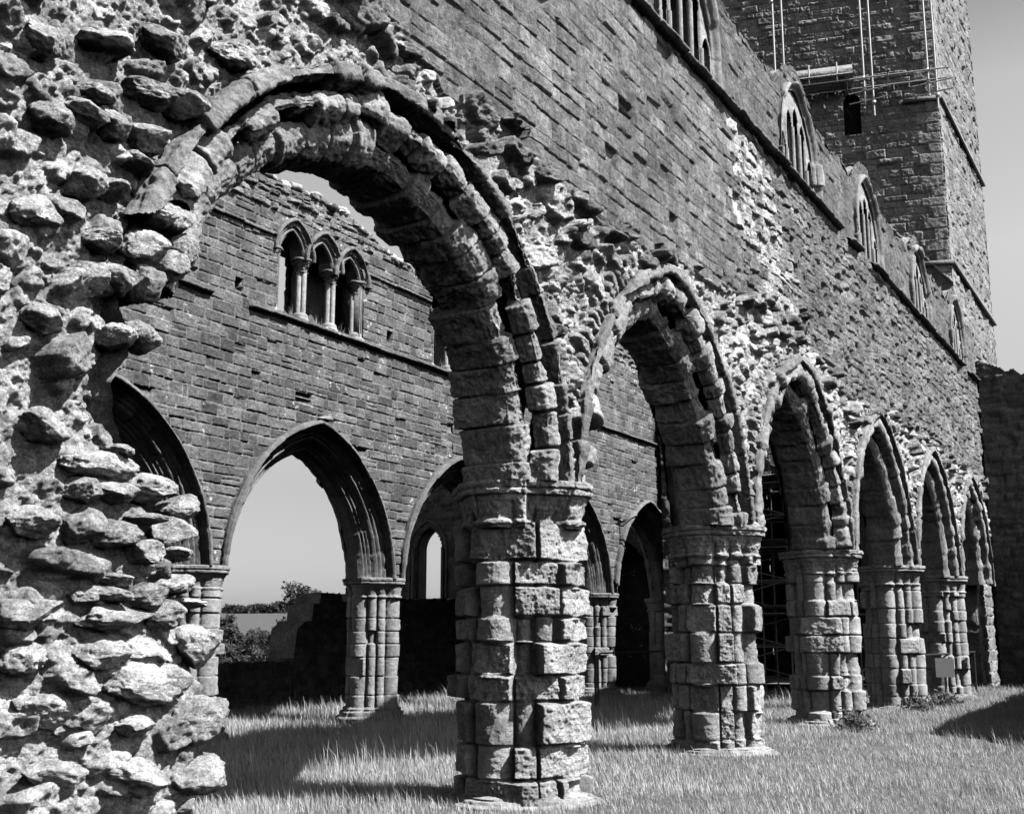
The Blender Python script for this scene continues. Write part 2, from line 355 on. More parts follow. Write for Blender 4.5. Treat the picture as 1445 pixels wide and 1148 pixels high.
# ------------------------------------------------------------------ piers
def lobes(phi, R, small=True):
    """plan of a clustered pier: four big shafts on the axes, eight slim ones between"""
    r = np.full(phi.shape, R*.73)
    def circ(a0, d, q):
        c = np.cos(phi-a0); disc = q*q-d*d*(1-c*c); return np.where((disc > 0) & (c > 0), d*c+np.sqrt(np.maximum(disc, 0)), 0)
    for i in range(4):
        r = np.maximum(r, circ(i*PI/2, R*.70, R*.30)); r = np.maximum(r, circ(i*PI/2-2*PI, R*.70, R*.30))
        for a in (33, 57):
            r = np.maximum(r, circ(i*PI/2+math.radians(a), R*.72, R*.155))
    return r
SEG = []
for i in range(4):
    for a0, a1 in ((-23, 22.5), (22.5, 45), (45, 67.5)): SEG.append((math.radians(a0+90*i), math.radians(a1+90*i)))
def make_pier(wall, x, y, z0, zc, R, seed, sq, nphi, dz, tone, rough, pj, label, base_h=.3, damage=.12):
    r = np.random.default_rng(seed)
    phi = np.linspace(math.radians(-23), math.radians(337), nphi); z = np.arange(z0, zc+dz, dz)
    f = Field(phi*R, z, seed, .008, -.024, tone*.8, .005); ex = np.zeros(f.h.shape)
    rb = lobes(phi, R); v = z0-.05
    while v < zc:
        h = r.uniform(.24, .42); 
        if v+h > zc-.12: h = zc-v+.05
        i = 0
        while i < 12:
            big = i % 3 == 0
            span = 1
            square = r.random() < sq
            if square and i < 11 and r.random() < .45: span = 2
            p0, p1 = SEG[i][0], SEG[min(i+span-1, 11)][1]; i += span
            p = r.normal()*pj; miss = r.random() < damage*(1.3 if not big else .6)
            tn = tone*r.uniform(.78, 1.25)
            if not big and not square: p += .0
            if miss: p -= r.uniform(.04, .1)
            rg = rough*(2.2 if square else 1)
            f.rect(p0*R, p1*R, v, v+h, p, tn, (.018 if square else .014), rg, (r.normal()*.06*(1 if square else .2), r.normal()*.05), .4, .007)
            if square and not miss:
                a, b = f.win(p0*R, p1*R, v, v+h); pc = (p0+p1)/2+r.normal()*.06
                flat = R*r.uniform(.88, .97)/np.cos(np.clip(phi[a]-pc, -.9, .9))
                d = np.minimum(np.minimum(f.WU[a, b]-p0*R, p1*R-f.WU[a, b]), np.minimum(f.WV[a, b]-v, v+h-f.WV[a, b]))
                e = sstep(d, 0.0, .03); ex[a, b] = np.maximum(ex[a, b]*(1-e), 0)+e*(np.minimum(flat, R*1.03)-rb[a])[:, None]
        v += h
    rr = rb[:, None]+f.h+ex+.012*fbm(f.U*2, f.V*2, seed+3)
    P = np.stack([x+rr*np.cos(phi)[:, None], y+rr*np.sin(phi)[:, None], np.broadcast_to(z[None, :], rr.shape)], -1)
    g = Geo().grid(P, f.t); o = g.build('pier', M_ARC if sq > .3 else M_MOULD, wall)
    if label: o['label'] = label
    # capital: neck ring, bell, layered abacus
    def ring_stack(name, prof, seed2, blend, tn, rgh, nseg):
        pr, w = resample(prof, .012); n = nphi; f2 = Field(np.linspace(0, 2*PI*R, n), w+np.arange(len(w))*1e-6, seed2, .006, -.01, tn*.8, .004); r2 = np.random.default_rng(seed2)
        uu = 0
        while uu < 2*PI*R:
            l = r2.uniform(.35, .8)
            f2.rect(uu, uu+l, -.1, w[-1]+.1, r2.normal()*.01-(r2.uniform(.04, .12) if r2.random() < rgh*8 else 0), tn*r2.uniform(.85, 1.15), .02, rgh, (r2.normal()*.05, r2.normal()*.05), .8, .004); uu += l
        ph = np.linspace(0, 2*PI, n); rl = lobes(np.where(ph > math.radians(337), ph-2*PI, ph), R)
        hull = R*(.93+.07*np.cos(4*ph))
        rad = (rl[:, None]*(1-blend(pr[:, 1]))+hull[:, None]*blend(pr[:, 1]))+pr[:, 0][None, :]+f2.h
        rad = np.where(pr[:, 0][None, :] < -.3, .02, rad)
        P = np.stack([x+rad*np.cos(ph)[:, None], y+rad*np.sin(ph)[:, None], np.broadcast_to(pr[:, 1][None, :], rad.shape)], -1)
        return Geo().grid(P, f2.t).build(name, M_ARC if sq > .3 else M_MOULD, o)
    t = zc
    ring_stack('capital', [(-.02, t-.04), (.0, t-.02), (.035, t), (.03, t+.03), (.0, t+.045), (.005, t+.1), (.02, t+.2), (.05, t+.27), (.045, t+.28), (.09, t+.29), (.10, t+.33), (.08, t+.345), (.11, t+.36), (.11, t+.42), (.05, t+.43), (-.4, t+.44)], seed+50,
               lambda q: sstep(q, t+.02, t+.27), tone*1.0, .016 if sq > .2 else .006, 0)
    b = z0; H = base_h
    ring_stack('base', [(.20, b-.1), (.20, b+H*.45), (.17, b+H*.5), (.12, b+H*.55), (.12, b+H*.75), (.06, b+H*.8), (.07, b+H*.9), (.0, b+H), (-.05, b+H+.01)], seed+80, lambda q: 1-sstep(q, b+H*.5, b+H), tone*.9, .008, 0)
    return o

# ================================================================== SOUTH ARCADE WALL (near, raking away to the right)
arcA = thing('arcade', (20, 6.0, 0), 'near arcade of broken arches on big clustered piers, raking away to the right', 'arcade')
EDGE_Z = [-.5, .6, 1, 1.3, 1.5, 1.75, 2.0, 2.3, 2.5, 2.75, 3.0, 3.4, 3.8, 4.1, 4.4]
EDGE_S = [5.72, 5.66, 5.62, 5.66, 5.5, 5.2, 5.25, 5.22, 5.12, 4.92, 4.82, 4.9, 4.83, 4.95, 5.0]
def edge_s(z): return np.interp(z, EDGE_Z, EDGE_S)-.2*(1-sstep(z, 2.2, 2.8))-.12*sstep(z, 2.5, 2.9)*(1-sstep(z, 3.9, 4.3))+.05*fbm(z*2.5, z*0+3, 5)+.03*fbm(z*9, z*0, 6)
ZB_S = [1, 6, 7.85, 9.9, 11.6, 14.2, 16.5, 19.2, 22.3, 27, 33, 40]; ZB = [7.2, 7.0, 6.5, 6.35, 6.15, 6.35, 6.55, 6.75, 6.1, 6.35, 6.3, 6.3]
def zbound(s): return np.interp(s, ZB_S, ZB)+.22*fbm(s*1.1, s*0, 11)+.12*fbm(s*3.5, s*0, 12)
def topA(s):
    z = 11.0+.16*fbm(s*.7, s*0, 21)+.14*fbm(s*3, s*0, 22)+.06*fbm(s*9, s*0, 23)
    for c in CLER_A: z = np.maximum(z, 11.62-.75*np.abs(s-c)**2*.55+.04*fbm(s*5, s*0, 24))
    return z
def hood_mask(S, Z, arches, rho):
    m = np.zeros(S.shape, bool)
    for a in arches: m |= in_arch(S, Z, *a, rho)
    return m
def tone_A(s, z):
    t = .17+.035*math.sin(s*1.3+z*.9)*math.sin(z*1.7-s*.4)
    if 15.9 < s < 19.8 and z < 9.3:
        mid = 16.6+(9.0-z)*.75
        if abs(s-mid) < .95+.3*math.sin(z*5)+.5*math.sin(s*37+z*23): t = .42
    if z > 9.5: t = .13
    return t
def wall_A_patch(g, u, v, seed, dens):
    r = np.random.default_rng(seed); f = Field(u, v, 101, .03, -.085, .35, .03)
    s0, s1 = 1.6, 38.6
    near = lambda s, z, lim: any(in_arch(np.array(s), np.array(z), *a, lim) for a in ARCH_A)
    inr = lambda s, z: z < zbound(s)+.1
    # small rubble, then larger pieces over it
    area = (s1-s0)
    f.rubble(r, s0, s1, -.1, 7.6, int(area*dens*.7), (.03, .06), inr, (.02, .05), (.24, .5), prot=-.09)
    f.rubble(r, s0, s1, -.1, 7.6, int(area*dens*.34), (.05, .11), inr, (.05, .11), (.22, .54), prot=-.10, flat=.7)
    f.rubble(r, s0, s1, -.1, 7.6, int(area*dens*.06), (.1, .18), inr, (.08, .14), (.22, .52), prot=-.09, flat=.6, ang=.35)
    f.rubble(r, s0, s1, 5.6, 7.4, int(area*10), (.1, .2), lambda s, z: zbound(s)-.55 < z < zbound(s)+.12, (.12, .2), (.13, .3), prot=-.08, flat=.6, ang=.3)
    # thin stones set on edge round the backs of the arches
    for (sc, z0, c, k) in ARCH_A[1:]:
        if not (s0-3 < sc < s1+3): continue
        rr = np.random.default_rng(int(sc*10)); t = -.75
        while t < .75:
            w = rr.uniform(.05, .11); L_ = rr.uniform(.1, .2); rho = .6+L_
            s_, z_ = arch_pt(sc, z0, c, k, rho, np.array(t)); ang = (1-abs(t))*math.acos(k/(c+k+rho)); ang = ang if t > 0 else PI-ang
            f.blob(float(s_), float(z_), L_, w*.55, ang+rr.normal()*.1, rr.uniform(.08, .14), rr.uniform(.22, .36), 4, -.1, (0, 0), .012, .5)
            t += w*1.06/(c+k+rho)/1.2
        # irregular course blocks between the hood and the rubble
    ash = lambda s, z: z > zbound(s) and z < 9.4
    f.h += .03*(f.N3-.5)
    az = f.V > zbound(f.U); f.h = np.where(az, np.maximum(f.h, np.where(f.U < 16.1, -.024, -.042)+.004*f.N1), f.h); f.t = np.where(az, .15*(1+.3*f.N1), f.t)
    f.set_warp(.007)
    f.courses(r, 5.6, 9.4, (.13, .25), (.2, .52), tone_A, .0, .0085, lambda s, z: ash(s, z) and (s < 16.2), .016, .006, .3, .03, .6, joint=.005, odd=.045)
    f.set_warp(.016)
    f.courses(r, 5.6, 9.4, (.10, .22), (.16, .46), tone_A, -.01, .018, lambda s, z: ash(s, z) and (s >= 16.0), .025, .016, .3, .1, .7, joint=.006, odd=.13)
    f.set_warp(.007)
    f.courses(r, 9.45, 12.2, (.16, .27), (.25, .6), tone_A, -.03, .01, None, .018, .007, .2, .03, .6, joint=.005)
    S, Z = f.U, f.V
    ed = edge_s(Z); Y = YA-f.h
    bul = .28*sstep(S, 4.0, 4.7)*(1-sstep(Z, 1.6, 3.0))+.06*fbm(S*.9, Z*.9, 31)*sstep(9-Z, 0, 4)
    Y = Y-bul
    rr_ = .32; dd = np.clip((S-(ed-rr_))/rr_, 0, 1); bend = rr_*(1-np.sqrt(1-dd*dd*.99))*(1-sstep(Z, 4.3, 4.6))*(S < 6.5)
    P = np.stack([S, Y+bend, Z], -1)
    C = lambda a: (a[:-1, :-1]+a[1:, 1:])/2
    cs, cz = C(S), C(Z)
    m = ~(hood_mask(cs, cz, ARCH_A, .585) & ((cs > 5.6) | (cz > 4.2))); m &= cz < topA(cs)+.05
    m &= (cz > 3.02) | (cs < edge_s(cz)); m &= (cs > 6.6) | (cz > 4.25) | (cs < edge_s(cz))
    for c in CLER_A: m &= ~(in_arch(cs, cz, c, 10.0, 1.0, .3, .1) & (cz > 9.55))
    g.grid(P, f.t, m)
g = Geo()
wall_A_patch(g, np.concatenate([np.arange(1.6, 3.4, .03), geospace(3.4, 10.9, .0052, .95)]), np.arange(-.1, 8.2, .009), 41, 400)
wall_A_patch(g, geospace(10.87, 20.5, .0155, 1.1), np.arange(3.0, 12.1, .0135), 41, 400)
wall_A_patch(g, geospace(20.44, 38.6, .031, 1.1), np.arange(3.0, 12.1, .017), 41, 400)
wall_A_patch(g, geospace(1.6, 10.9, .028, .5), np.arange(8.18, 12.1, .02), 41, 400)
# inner face and top of the wall
def back_face(g, s0, s1, z0, z1, y, arches, rho, top, step, tone, wins=(), below=3.0, lim=None):
    u = np.arange(s0, s1, step); v = np.arange(z0, z1, step); f = Field(u, v, 7, .02, -.03, tone, .01); r = np.random.default_rng(5)
    f.courses(r, z0, z1, (.2, .3), (.35, .8), tone, 0, .01, None, .03)
    P = np.stack([f.U, y+f.h, f.V], -1); cs = (f.U[:-1, :-1]+f.U[1:, 1:])/2; cz = (f.V[:-1, :-1]+f.V[1:, 1:])/2
    m = ~hood_mask(cs, cz, arches, rho); m &= cz < top(cs); m &= (cz > below) | ((cs < lim) if lim else False)
    for w in wins: m &= ~w(cs, cz)
    g.grid(P, f.t, m)
back_face(g, 1.6, 38.6, -.3, 12.1, YA+TH, ARCH_A, .55, topA, .06, .18, [lambda a, b, c=c: in_arch(a, b, c, 10.0, 1.0, .3, .1) & (b > 9.55) for c in CLER_A], 3.0, 5.0)
def top_face(g, s0, s1, y0, y1, top, step, tone):
    u = np.arange(s0, s1, step); w = np.linspace(y0, y1, 14); U, W = np.meshgrid(u, w, indexing='ij')
    Z = top(U)+.1*fbm(U*4, W*4, 9)-.02; g.grid(np.stack([U, W, Z], -1), np.full(U.shape, tone))
top_face(g, 1.6, 38.6, YA+.02, YA+TH, topA, .05, .3)
zz = np.arange(-.1, 4.4, .02); yy = np.linspace(YA+.02, YA+TH, 40); ZZ, YY = np.meshgrid(zz, yy, indexing='ij')
g.grid(np.stack([edge_s(ZZ)-.02-.25*(YY-YA)/TH+.06*fbm(YY*4, ZZ*4, 91)+.04*fbm(YY*11, ZZ*11, 92), YY, ZZ], -1), .3*(1+.3*fbm(YY*5, ZZ*5, 93)))
wallA = g.build('masonry', M_RUB, arcA)
wallA['label'] = 'pale rubble core below, coursed grey ashlar above'

# arches of the near arcade: hood, outer order and inner order
HOOD = [(.645, .04), (.645, -.075), (.635, -.095), (.55, -.115), (.53, -.10), (.515, -.02), (.495, .08)]
OUTER = [(.50, .08), (.48, .02), (.41, -.025), (.35, -.03), (.30, .0), (.275, .07), (.26, .17)]
INNER = [(.26, .19), (.20, .155), (.12, .16), (.06, .20), (.0, .27), (-.005, .34), (.0, .75), (.06, .86), (.24, .88)]
REAR = [(.24, .9), (.3, .88), (.45, 1.0), (.6, 1.0), (.62, 1.17)]
for i, (sc, z0, c, k) in enumerate(ARCH_A):
    near = i == 0; na = [760, 420, 260, 180, 140, 110][i]; st = [.009, .011, .014, .018, .022, .025][i]
    wear = [1.0, 1.0, 1.0, .5, .45, .8][i]
    lim = (lambda s, z: (s > 6) | (z > 4.22+.1*np.sin(s*9))) if near else None
    lim = (lambda s, z: z > 3.09) if not near else (lambda s, z: ((s > 6) & (z > 3.09)) | (z > 4.22+.1*np.sin(s*9)))
    limi = (lambda s, z: z > 3.09) if not near else (lambda s, z: ((s > 6) & (z > 3.09)) | (z > 3.8))
    g = sweep(Geo(), sc, z0, c, k, YA, INNER, 300+i, na=na, step=st, vous=(.2, .4), tone=.24, pj=.018*wear, rnd=.018, rough=.012*wear+.003, joint=.005, mh=-.025, tilt=.09*wear, miss=.03*wear, wob=.02*wear, keep=limi, rows=1)
    a = g.build('arch', M_ARC, arcA)
    if near: a['label'] = 'widest arch, nearly round, its left foot broken away'
    g = sweep(Geo(), sc, z0, c, k, YA, OUTER, 330+i, na=na, step=st, vous=(.2, .38), tone=.28, prot=.01, pj=.028*wear, rnd=.03, rough=.014*wear, joint=.006, mh=-.05*wear-.01, mt=.12, tilt=.16*wear, miss=.10*wear, wob=.02*wear, keep=lim)
    g.build('outer_order', M_ARC, a)
    g = sweep(Geo(), sc, z0, c, k, YA, HOOD, 360+i, na=na, step=st, vous=(.28, .65), tone=.2, pj=.016*wear, rnd=.02, rough=.009*wear+.003, joint=.006, mh=-.05, tilt=.10*wear, miss=.05*wear, wob=.02*wear, keep=lim)
    g.build('hood_mould', M_ARC, a)
    g = sweep(Geo(), sc, z0, c, k, YA, REAR, 390+i, na=100, step=.05, tone=.2, keep=limi); g.build('rear_order', M_ARC, a)

lab = ['massive nearest clustered pier of split square blocks, its base lost in the grass', 'second pier of worn square blocks, drilled holes in its capital', 'third pier, slender shafts broken into short drums, plinth showing', 'fourth pier with neat slender shafts', 'fifth pier at the right edge']
for i, x in enumerate(PIER_A[1:]):
    make_pier(arcA, x, 6.03, GA-.05, 2.68, .655, 500+i*7, [.8, .6, .3, .05, .1][i], [620, 420, 300, 220, 160][i], [.008, .010, .013, .016, .02][i], .28, [.0065, .006, .005, .003, .003][i], [.03, .025, .02, .01, .01][i], lab[i], [.14, .14, .2, .14, .14][i], [.1, .14, .22, .08, .1][i])

# string course under the clerestory
def string_course(parent, s0, s1, Y, z, prot, seed, mat, side=-1, tone=.14, h=.13, gaps=.12, ds=.02):
    """one object for each unbroken run of weathered stones"""
    r = np.random.default_rng(seed); s = s0; runs = []; cur = []
    while s < s1:
        e = min(s+r.uniform(.5, 1.3), s1)
        if r.random() > gaps: cur.append((s, e, r.normal()*.009, r.normal()*.012, tone*r.uniform(.8, 1.3)))
        elif cur: runs.append(cur); cur = []
        s = e
    if cur: runs.append(cur)
    pr, w = resample([(.06, h*.66), (.0, h*.62), (-prot*.55, h*.5), (-prot, h*.2), (-prot*1.02, -h*.05), (-prot*.7, -h*.25), (-prot*.5, -h*.3), (.05, -h*.35)], .02)
    for cur in runs:
        u = np.arange(cur[0][0], cur[-1][1]+ds, ds); k = np.clip(np.searchsorted([c[1] for c in cur], u), 0, len(cur)-1); c_ = np.array(cur)[k]
        dj = np.minimum(u-c_[:, 0], c_[:, 1]-u); groove = .03*(1-sstep(dj, 0, .03)); end = .06*(1-sstep(np.minimum(u-u[0], u[-1]-u), 0, .06))
        U, Wd = np.meshgrid(u, w, indexing='ij')
        er = .02*fbm(U*5, Wd*8, seed)+.012*fbm(U*20, Wd*20, seed+1)-.08*np.clip(fbm(U*2.2, Wd*1, seed+2)-.3, 0, 1)-groove[:, None]-end[:, None]+c_[:, 3][:, None]
        P = np.stack([U, Y+pr[:, 0][None, :]-er, z+pr[:, 1][None, :]+c_[:, 2][:, None]+.01*fbm(U*2, U*0, seed+5)], -1)
        Geo().grid(P, c_[:, 4][:, None]*(1+.3*fbm(U*3, Wd*9, seed+3))).build('string_course', mat, parent)
string_course(arcA, 5.5, 38.4, YA+.02, 9.42, .16, 61, M_ARC, gaps=.06, tone=.13, ds=.03)

# clerestory windows of the near wall: five stepped lights under one arch
for i, cx_ in enumerate(CLER_A):
    ss = .012+.006*i
    u = np.arange(cx_-1.25, cx_+1.25, ss); v = np.arange(9.5, 11.5, .014); f = Field(u, v, 600+i, .004, 0, .22, .003)
    f.h[:] = .01*f.N1; f.t[:] = .24*(1+.2*f.N1); hole = np.zeros(f.U.shape, bool); roll = np.full(f.U.shape, 9.)
    for k_, off in enumerate((-.8, -.4, 0, .4, .8)):
        zt = (9.95, 10.5, 10.68, 10.5, 9.95)[k_]; R_ = .15+.12; dx = np.abs(f.U-cx_-off)
        dist = np.where(f.V > zt, np.hypot(dx+.12, f.V-zt)-R_, dx-.15); hole |= dist < 0; roll = np.minimum(roll, np.abs(dist-.03))
    f.h += .05*np.sqrt(np.clip(1-(roll/.032)**2, 0, 1))
    P = np.stack([f.U, YA+.1-f.h, f.V], -1); mc = ~hole[:-1, :-1] & in_arch(f.U[:-1, :-1], f.V[:-1, :-1], cx_, 10.0, 1.0, .3, .08)
    g = Geo().grid(P, f.t, mc)
    Pb = P.copy(); Pb[..., 1] = YA+.24; g.grid(Pb, f.t, mc)
    w = g.build('clerestory_window', M_MOULD, arcA)
    g = sweep(Geo(), cx_, 10.0, 1.0, .3, YA, [(.18, .06), (.18, -.04), (.13, -.06), (.08, -.02), (.05, .03), (.0, .05), (.0, .3), (.0, .5), (.02, 1.16)], 620+i, 9.48, 24, 70, .02, (.3, .5), .2, pj=.006, rnd=.01, rough=.004, mh=-.01)
    g.build('hood_mould', M_MOULD, w)
    g = Geo()
    for off in (-.6, -.2, .2, .6):
        zt = 9.95 if abs(off) > .5 else 10.5; g.tube((cx_+off, YA+.07, 9.48), (cx_+off, YA+.07, zt), .045, .25, 10)
    g.build('mullion', M_MOULD, w)

# boulders left standing proud in the broken end of the wall
BOULD = [(4.12, 4.47, 0.135, 0.07), (4.3, 4.49, 0.11, 0.085), (4.57, 4.79, 0.16, 0.055), (4.85, 4.83, 0.135, 0.085), (4.13, 4.06, 0.09, 0.08), (4.2, 3.54, 0.11, 0.085), (4.41, 3.58, 0.14, 0.07), (4.63, 3.64, 0.11, 0.105), (4.63, 3.83, 0.16, 0.095), (4.68, 4.06, 0.09, 0.065), (4.31, 4.1, 0.11, 0.05), (4.57, 4.52, 0.135, 0.085), (4.51, 4.33, 0.095, 0.055), (4.3, 2.16, 0.115, 0.095), (4.52, 2.13, 0.13, 0.075), (4.33, 1.97, 0.14, 0.08), (4.71, 2.24, 0.09, 0.035), (4.71, 2.06, 0.12, 0.06), (4.97, 1.88, 0.095, 0.065), (4.32, 1.79, 0.08, 0.045), (5.09, 1.78, 0.095, 0.03), (4.89, 1.71, 0.095, 0.07), (4.53, 1.68, 0.255, 0.065), (4.47, 1.48, 0.155, 0.09), (4.77, 1.49, 0.165, 0.075), (5.16, 1.53, 0.175, 0.09), (4.83, 1.34, 0.335, 0.1), (5.23, 1.13, 0.19, 0.125), (4.41, 1.17, 0.15, 0.095), (4.72, 1.1, 0.115, 0.055), (4.4, 2.52, 0.205, 0.075), (4.28, 2.37, 0.105, 0.075), (4.77, 2.43, 0.155, 0.07), (4.5, 2.38, 0.14, 0.055), (4.43, 3.26, 0.09, 0.065), (4.6, 3.29, 0.105, 0.075), (4.49, 2.6, 0.07, 0.04), (5.01, 2.07, 0.08, 0.045), (4.55, 1.89, 0.075, 0.04), (4.79, 1.82, 0.12, 0.07), (4.5, 1.81, 0.095, 0.04), (4.27, 3.78, 0.095, 0.05), (4.16, 4.62, 0.1, 0.045), (4.99, 2.34, 0.11, 0.065), (4.97, 2.2, 0.125, 0.075), (4.01, 2.68, 0.13, 0.075), (4.01, 1.72, 0.17, 0.085), (4.14, 1.22, 0.155, 0.085), (3.86, 3.82, 0.13, 0.09), (3.9, 4.36, 0.115, 0.08), (3.97, 2.16, 0.105, 0.075), (3.82, 4.79, 0.13, 0.075), (4.24, 4.98, 0.15, 0.065), (4.66, 5.18, 0.14, 0.08), (3.96, 3.25, 0.11, 0.075), (5.27, 5.36, 0.145, 0.065), (4.26, 0.86, 0.2, 0.09), (4.78, 0.83, 0.205, 0.08), (5.27, 0.8, 0.175, 0.1), (3.99, 1.48, 0.105, 0.07)]
BOULD += [(4.86, 4.28, .11, .08), (4.82, 4.08, .12, .09), (4.93, 3.9, .1, .1), (4.78, 3.78, .12, .08)]
r = np.random.default_rng(88)
for (s, z, a, b) in BOULD:
    out = .22*float(sstep(s, 4.0, 4.7)*(1-sstep(z, 1.6, 3.0)))
    y = YA+.02-out; f_ = y/5.2
    v, fc, t = rock(r, (s*f_, y, CAM_Z+(z-CAM_Z)*f_), (a*1.25, r.uniform(.14, .2), b*1.3), 5, r.normal()*.1, r.normal()*.12, 10, r.uniform(.36, .5))
    Geo().add(v, fc, t).build('boulder', M_RUB, arcA)

# ================================================================== NORTH ARCADE WALL (far, facing the camera)
arcB = thing('arcade', (24, YB+.57, GB), 'far arcade seen through the near arches, with crisp moulded arches and windows', 'arcade')
TRI = [12.95, 18.54, 24.12, 29.7]
TRI_Z = 9.22
def tri_holes(S, Z, c, rho):
    m = np.zeros(S.shape, bool)
    for q, o in enumerate((-.95, 0, .95)): m |= in_arch(S, Z, c+o, TRI_Z+(.0, .0, -.06)[q], .36, .22, rho) & (Z > 7.98)
    m |= (np.abs(S-c) < 1.3+rho) & (Z > 7.98) & (Z < TRI_Z-.1)
    return m
def topB(s):
    z = np.interp(s, [10, 13, 14.5, 16.1, 17.6, 19.3, 20.3, 21.2, 22.5, 24, 26, 40], [10.8, 10.75, 10.7, 10.62, 10.75, 10.6, 10.35, 10.1, 10.0, 10.6, 11.6, 11.8])
    return z+.07*fbm(s*1.3, s*0, 51)+.1*fbm(s*4, s*0, 52)+.06*fbm(s*11, s*0, 53)
def wall_B_patch(g, u, v, seed):
    r = np.random.default_rng(seed); f = Field(u, v, 201, .012, -.022, .15, .008)
    f.courses(r, 2.7, 10.0, (.17, .26), (.2, .62), .1, 0, .006, None, .02, .007, .4, .025, .3, joint=.011, odd=.06)
    f.courses(r, 10.0, 11.2, (.12, .2), (.15, .4), .15, .02, .03, None, .03, .015, .3, .1, .3, joint=.01, odd=.12)
    r2 = np.random.default_rng(6)
    for x_, z_ in ((16.05, 8.2), (20.95, 8.25), (27, 8.2), (14.2, 8.6)): f.rect(x_-.11, x_+.11, z_-.12, z_+.14, -.3, .05, .02)
    cs = (f.U[:-1, :-1]+f.U[1:, 1:])/2; cz = (f.V[:-1, :-1]+f.V[1:, 1:])/2
    m = ~hood_mask(cs, cz, ARCH_B, .54) & (cz < topB(cs)) & (cz > 2.85)
    for c in TRI: m &= ~tri_holes(cs, cz, c, .1)
    g.grid(np.stack([f.U, YB-f.h, f.V], -1), f.t, m)
g = Geo()
wall_B_patch(g, np.arange(11.5, 23.6, .0145), np.arange(2.8, 11.1, .0115), 71)
wall_B_patch(g, np.arange(23.6, 38.4, .028), np.arange(2.8, 12.0, .018), 72)
slits = [(18.0-.95, .3), (18.55, .3)]
def wB(c):
    return lambda S, Z: ((np.abs(S-c+1.15) < .34) | (np.abs(S-c+.1) < .22)) & (Z > 8.3) & (Z < 9.6)
back_face(g, 11.5, 38.4, -.4, 12.1, YB+TH, ARCH_B, .5, topB, .06, .12, [wB(c) for c in TRI], 2.85)
top_face(g, 11.5, 38.4, YB+.02, YB+TH, topB, .04, .3)
r = np.random.default_rng(17)
for i in range(420):                                   # loose pale stones on the wall head
    s = r.uniform(12, 30); a = r.uniform(.05, .15)
    v, fc, t = rock(r, (s, YB+r.uniform(.0, .5), float(topB(np.array(s)))+r.uniform(-.03, .05)), (a*1.3, a, a*.75), 2, r.uniform(0, 3), 0, 5, r.uniform(.25, .6) if r.random() < .5 else .13)
    g.add(v, fc, t)
wallB = g.build('masonry', M_NAVE, arcB); wallB['label'] = 'flat dark ashlar spotted with white lichen, its top broken and uneven'

def scallop(rho0, rho1, d0, d1, n, amp=.05):
    out = []
    for i in range(n*9+1):
        q = i/(n*9); s_ = abs(math.sin(q*n*PI)); rr = rho0+(rho1-rho0)*q; dd = d0+(d1-d0)*q
        out.append((rr+amp*.3*s_-.02*(s_ < .3), dd-amp*s_+.05*(s_ < .25)))
    return out
HOODB = [(.61, .03), (.61, -.07), (.58, -.13), (.53, -.15), (.505, -.11), (.50, .0), (.47, .14)]
ORD1 = scallop(.47, .20, .10, .22, 3, .07); ORD2 = scallop(.20, .0, .28, .42, 3, .06)+[(-.005, .5), (0, .74)]
for i, (sc, z0, c, k) in enumerate(ARCH_B):
    kB = lambda s_, z_: z_ > 2.81
    na = [200, 220, 160, 140, 140][i]
    a = sweep(Geo(), sc, z0, c, k, YB, ORD2, 700+i, keep=kB, na=na, step=.012, vous=(.3, .5), tone=.15, pj=.004, rnd=.006, rough=.003, joint=.003, mh=-.008, tilt=.01).build('arch', M_MOULD, arcB)
    sweep(Geo(), sc, z0, c, k, YB, ORD1, 730+i, keep=kB, na=na, step=.012, vous=(.3, .5), tone=.15, pj=.006, rnd=.006, rough=.004, joint=.003, mh=-.01, tilt=.02).build('outer_order', M_MOULD, a)
    sweep(Geo(), sc, z0, c, k, YB, HOODB, 760+i, keep=kB, na=na, step=.014, vous=(.35, .7), tone=.12, pj=.008, rnd=.008, rough=.006, joint=.004, mh=-.015, tilt=.03, miss=.04).build('hood_mould', M_MOULD, a)
    sweep(Geo(), sc, z0, c, k, YB, [(.0, .74), (.1, .9), (.25, .9), (.3, 1.02), (.5, 1.02), (.58, 1.17)], 790+i, keep=kB, na=90, step=.05, tone=.14).build('rear_order', M_MOULD, a)
    if i in (0, 1, 2):                                # battered stones left over the apex of the hood
        g = Geo(); r = np.random.default_rng(40+i)
        v, fc, t = rock(r, (sc+.12, YB-.07, 5.98), (.2, .13, .075), 3, 0, .1, 6, .2); g.add(v, fc, t); g.build('label_stone', M_MOULD, a)
for i, x in enumerate(PIER_B[1:]):
    make_pier(arcB, x, YB+.58, GB-.05, 2.4, .66, 900+i*7, .06, [260, 300, 160, 220, 200][i], .014, .21, .004, .008, None, .42, .05)
string_course(arcB, 11.6, 38.2, YB+.01, 7.86, .12, 62, M_NAVE, gaps=.03, tone=.10, h=.12)
for i, (a_, b_) in enumerate(((11.5, 12.0), (14.25, 17.05), (20.0, 22.7), (25.6, 28.2))):
    string_course(arcB, a_, b_, YB+.01, 9.48, .09, 63+i, M_NAVE, gaps=.05, tone=.10, h=.09)

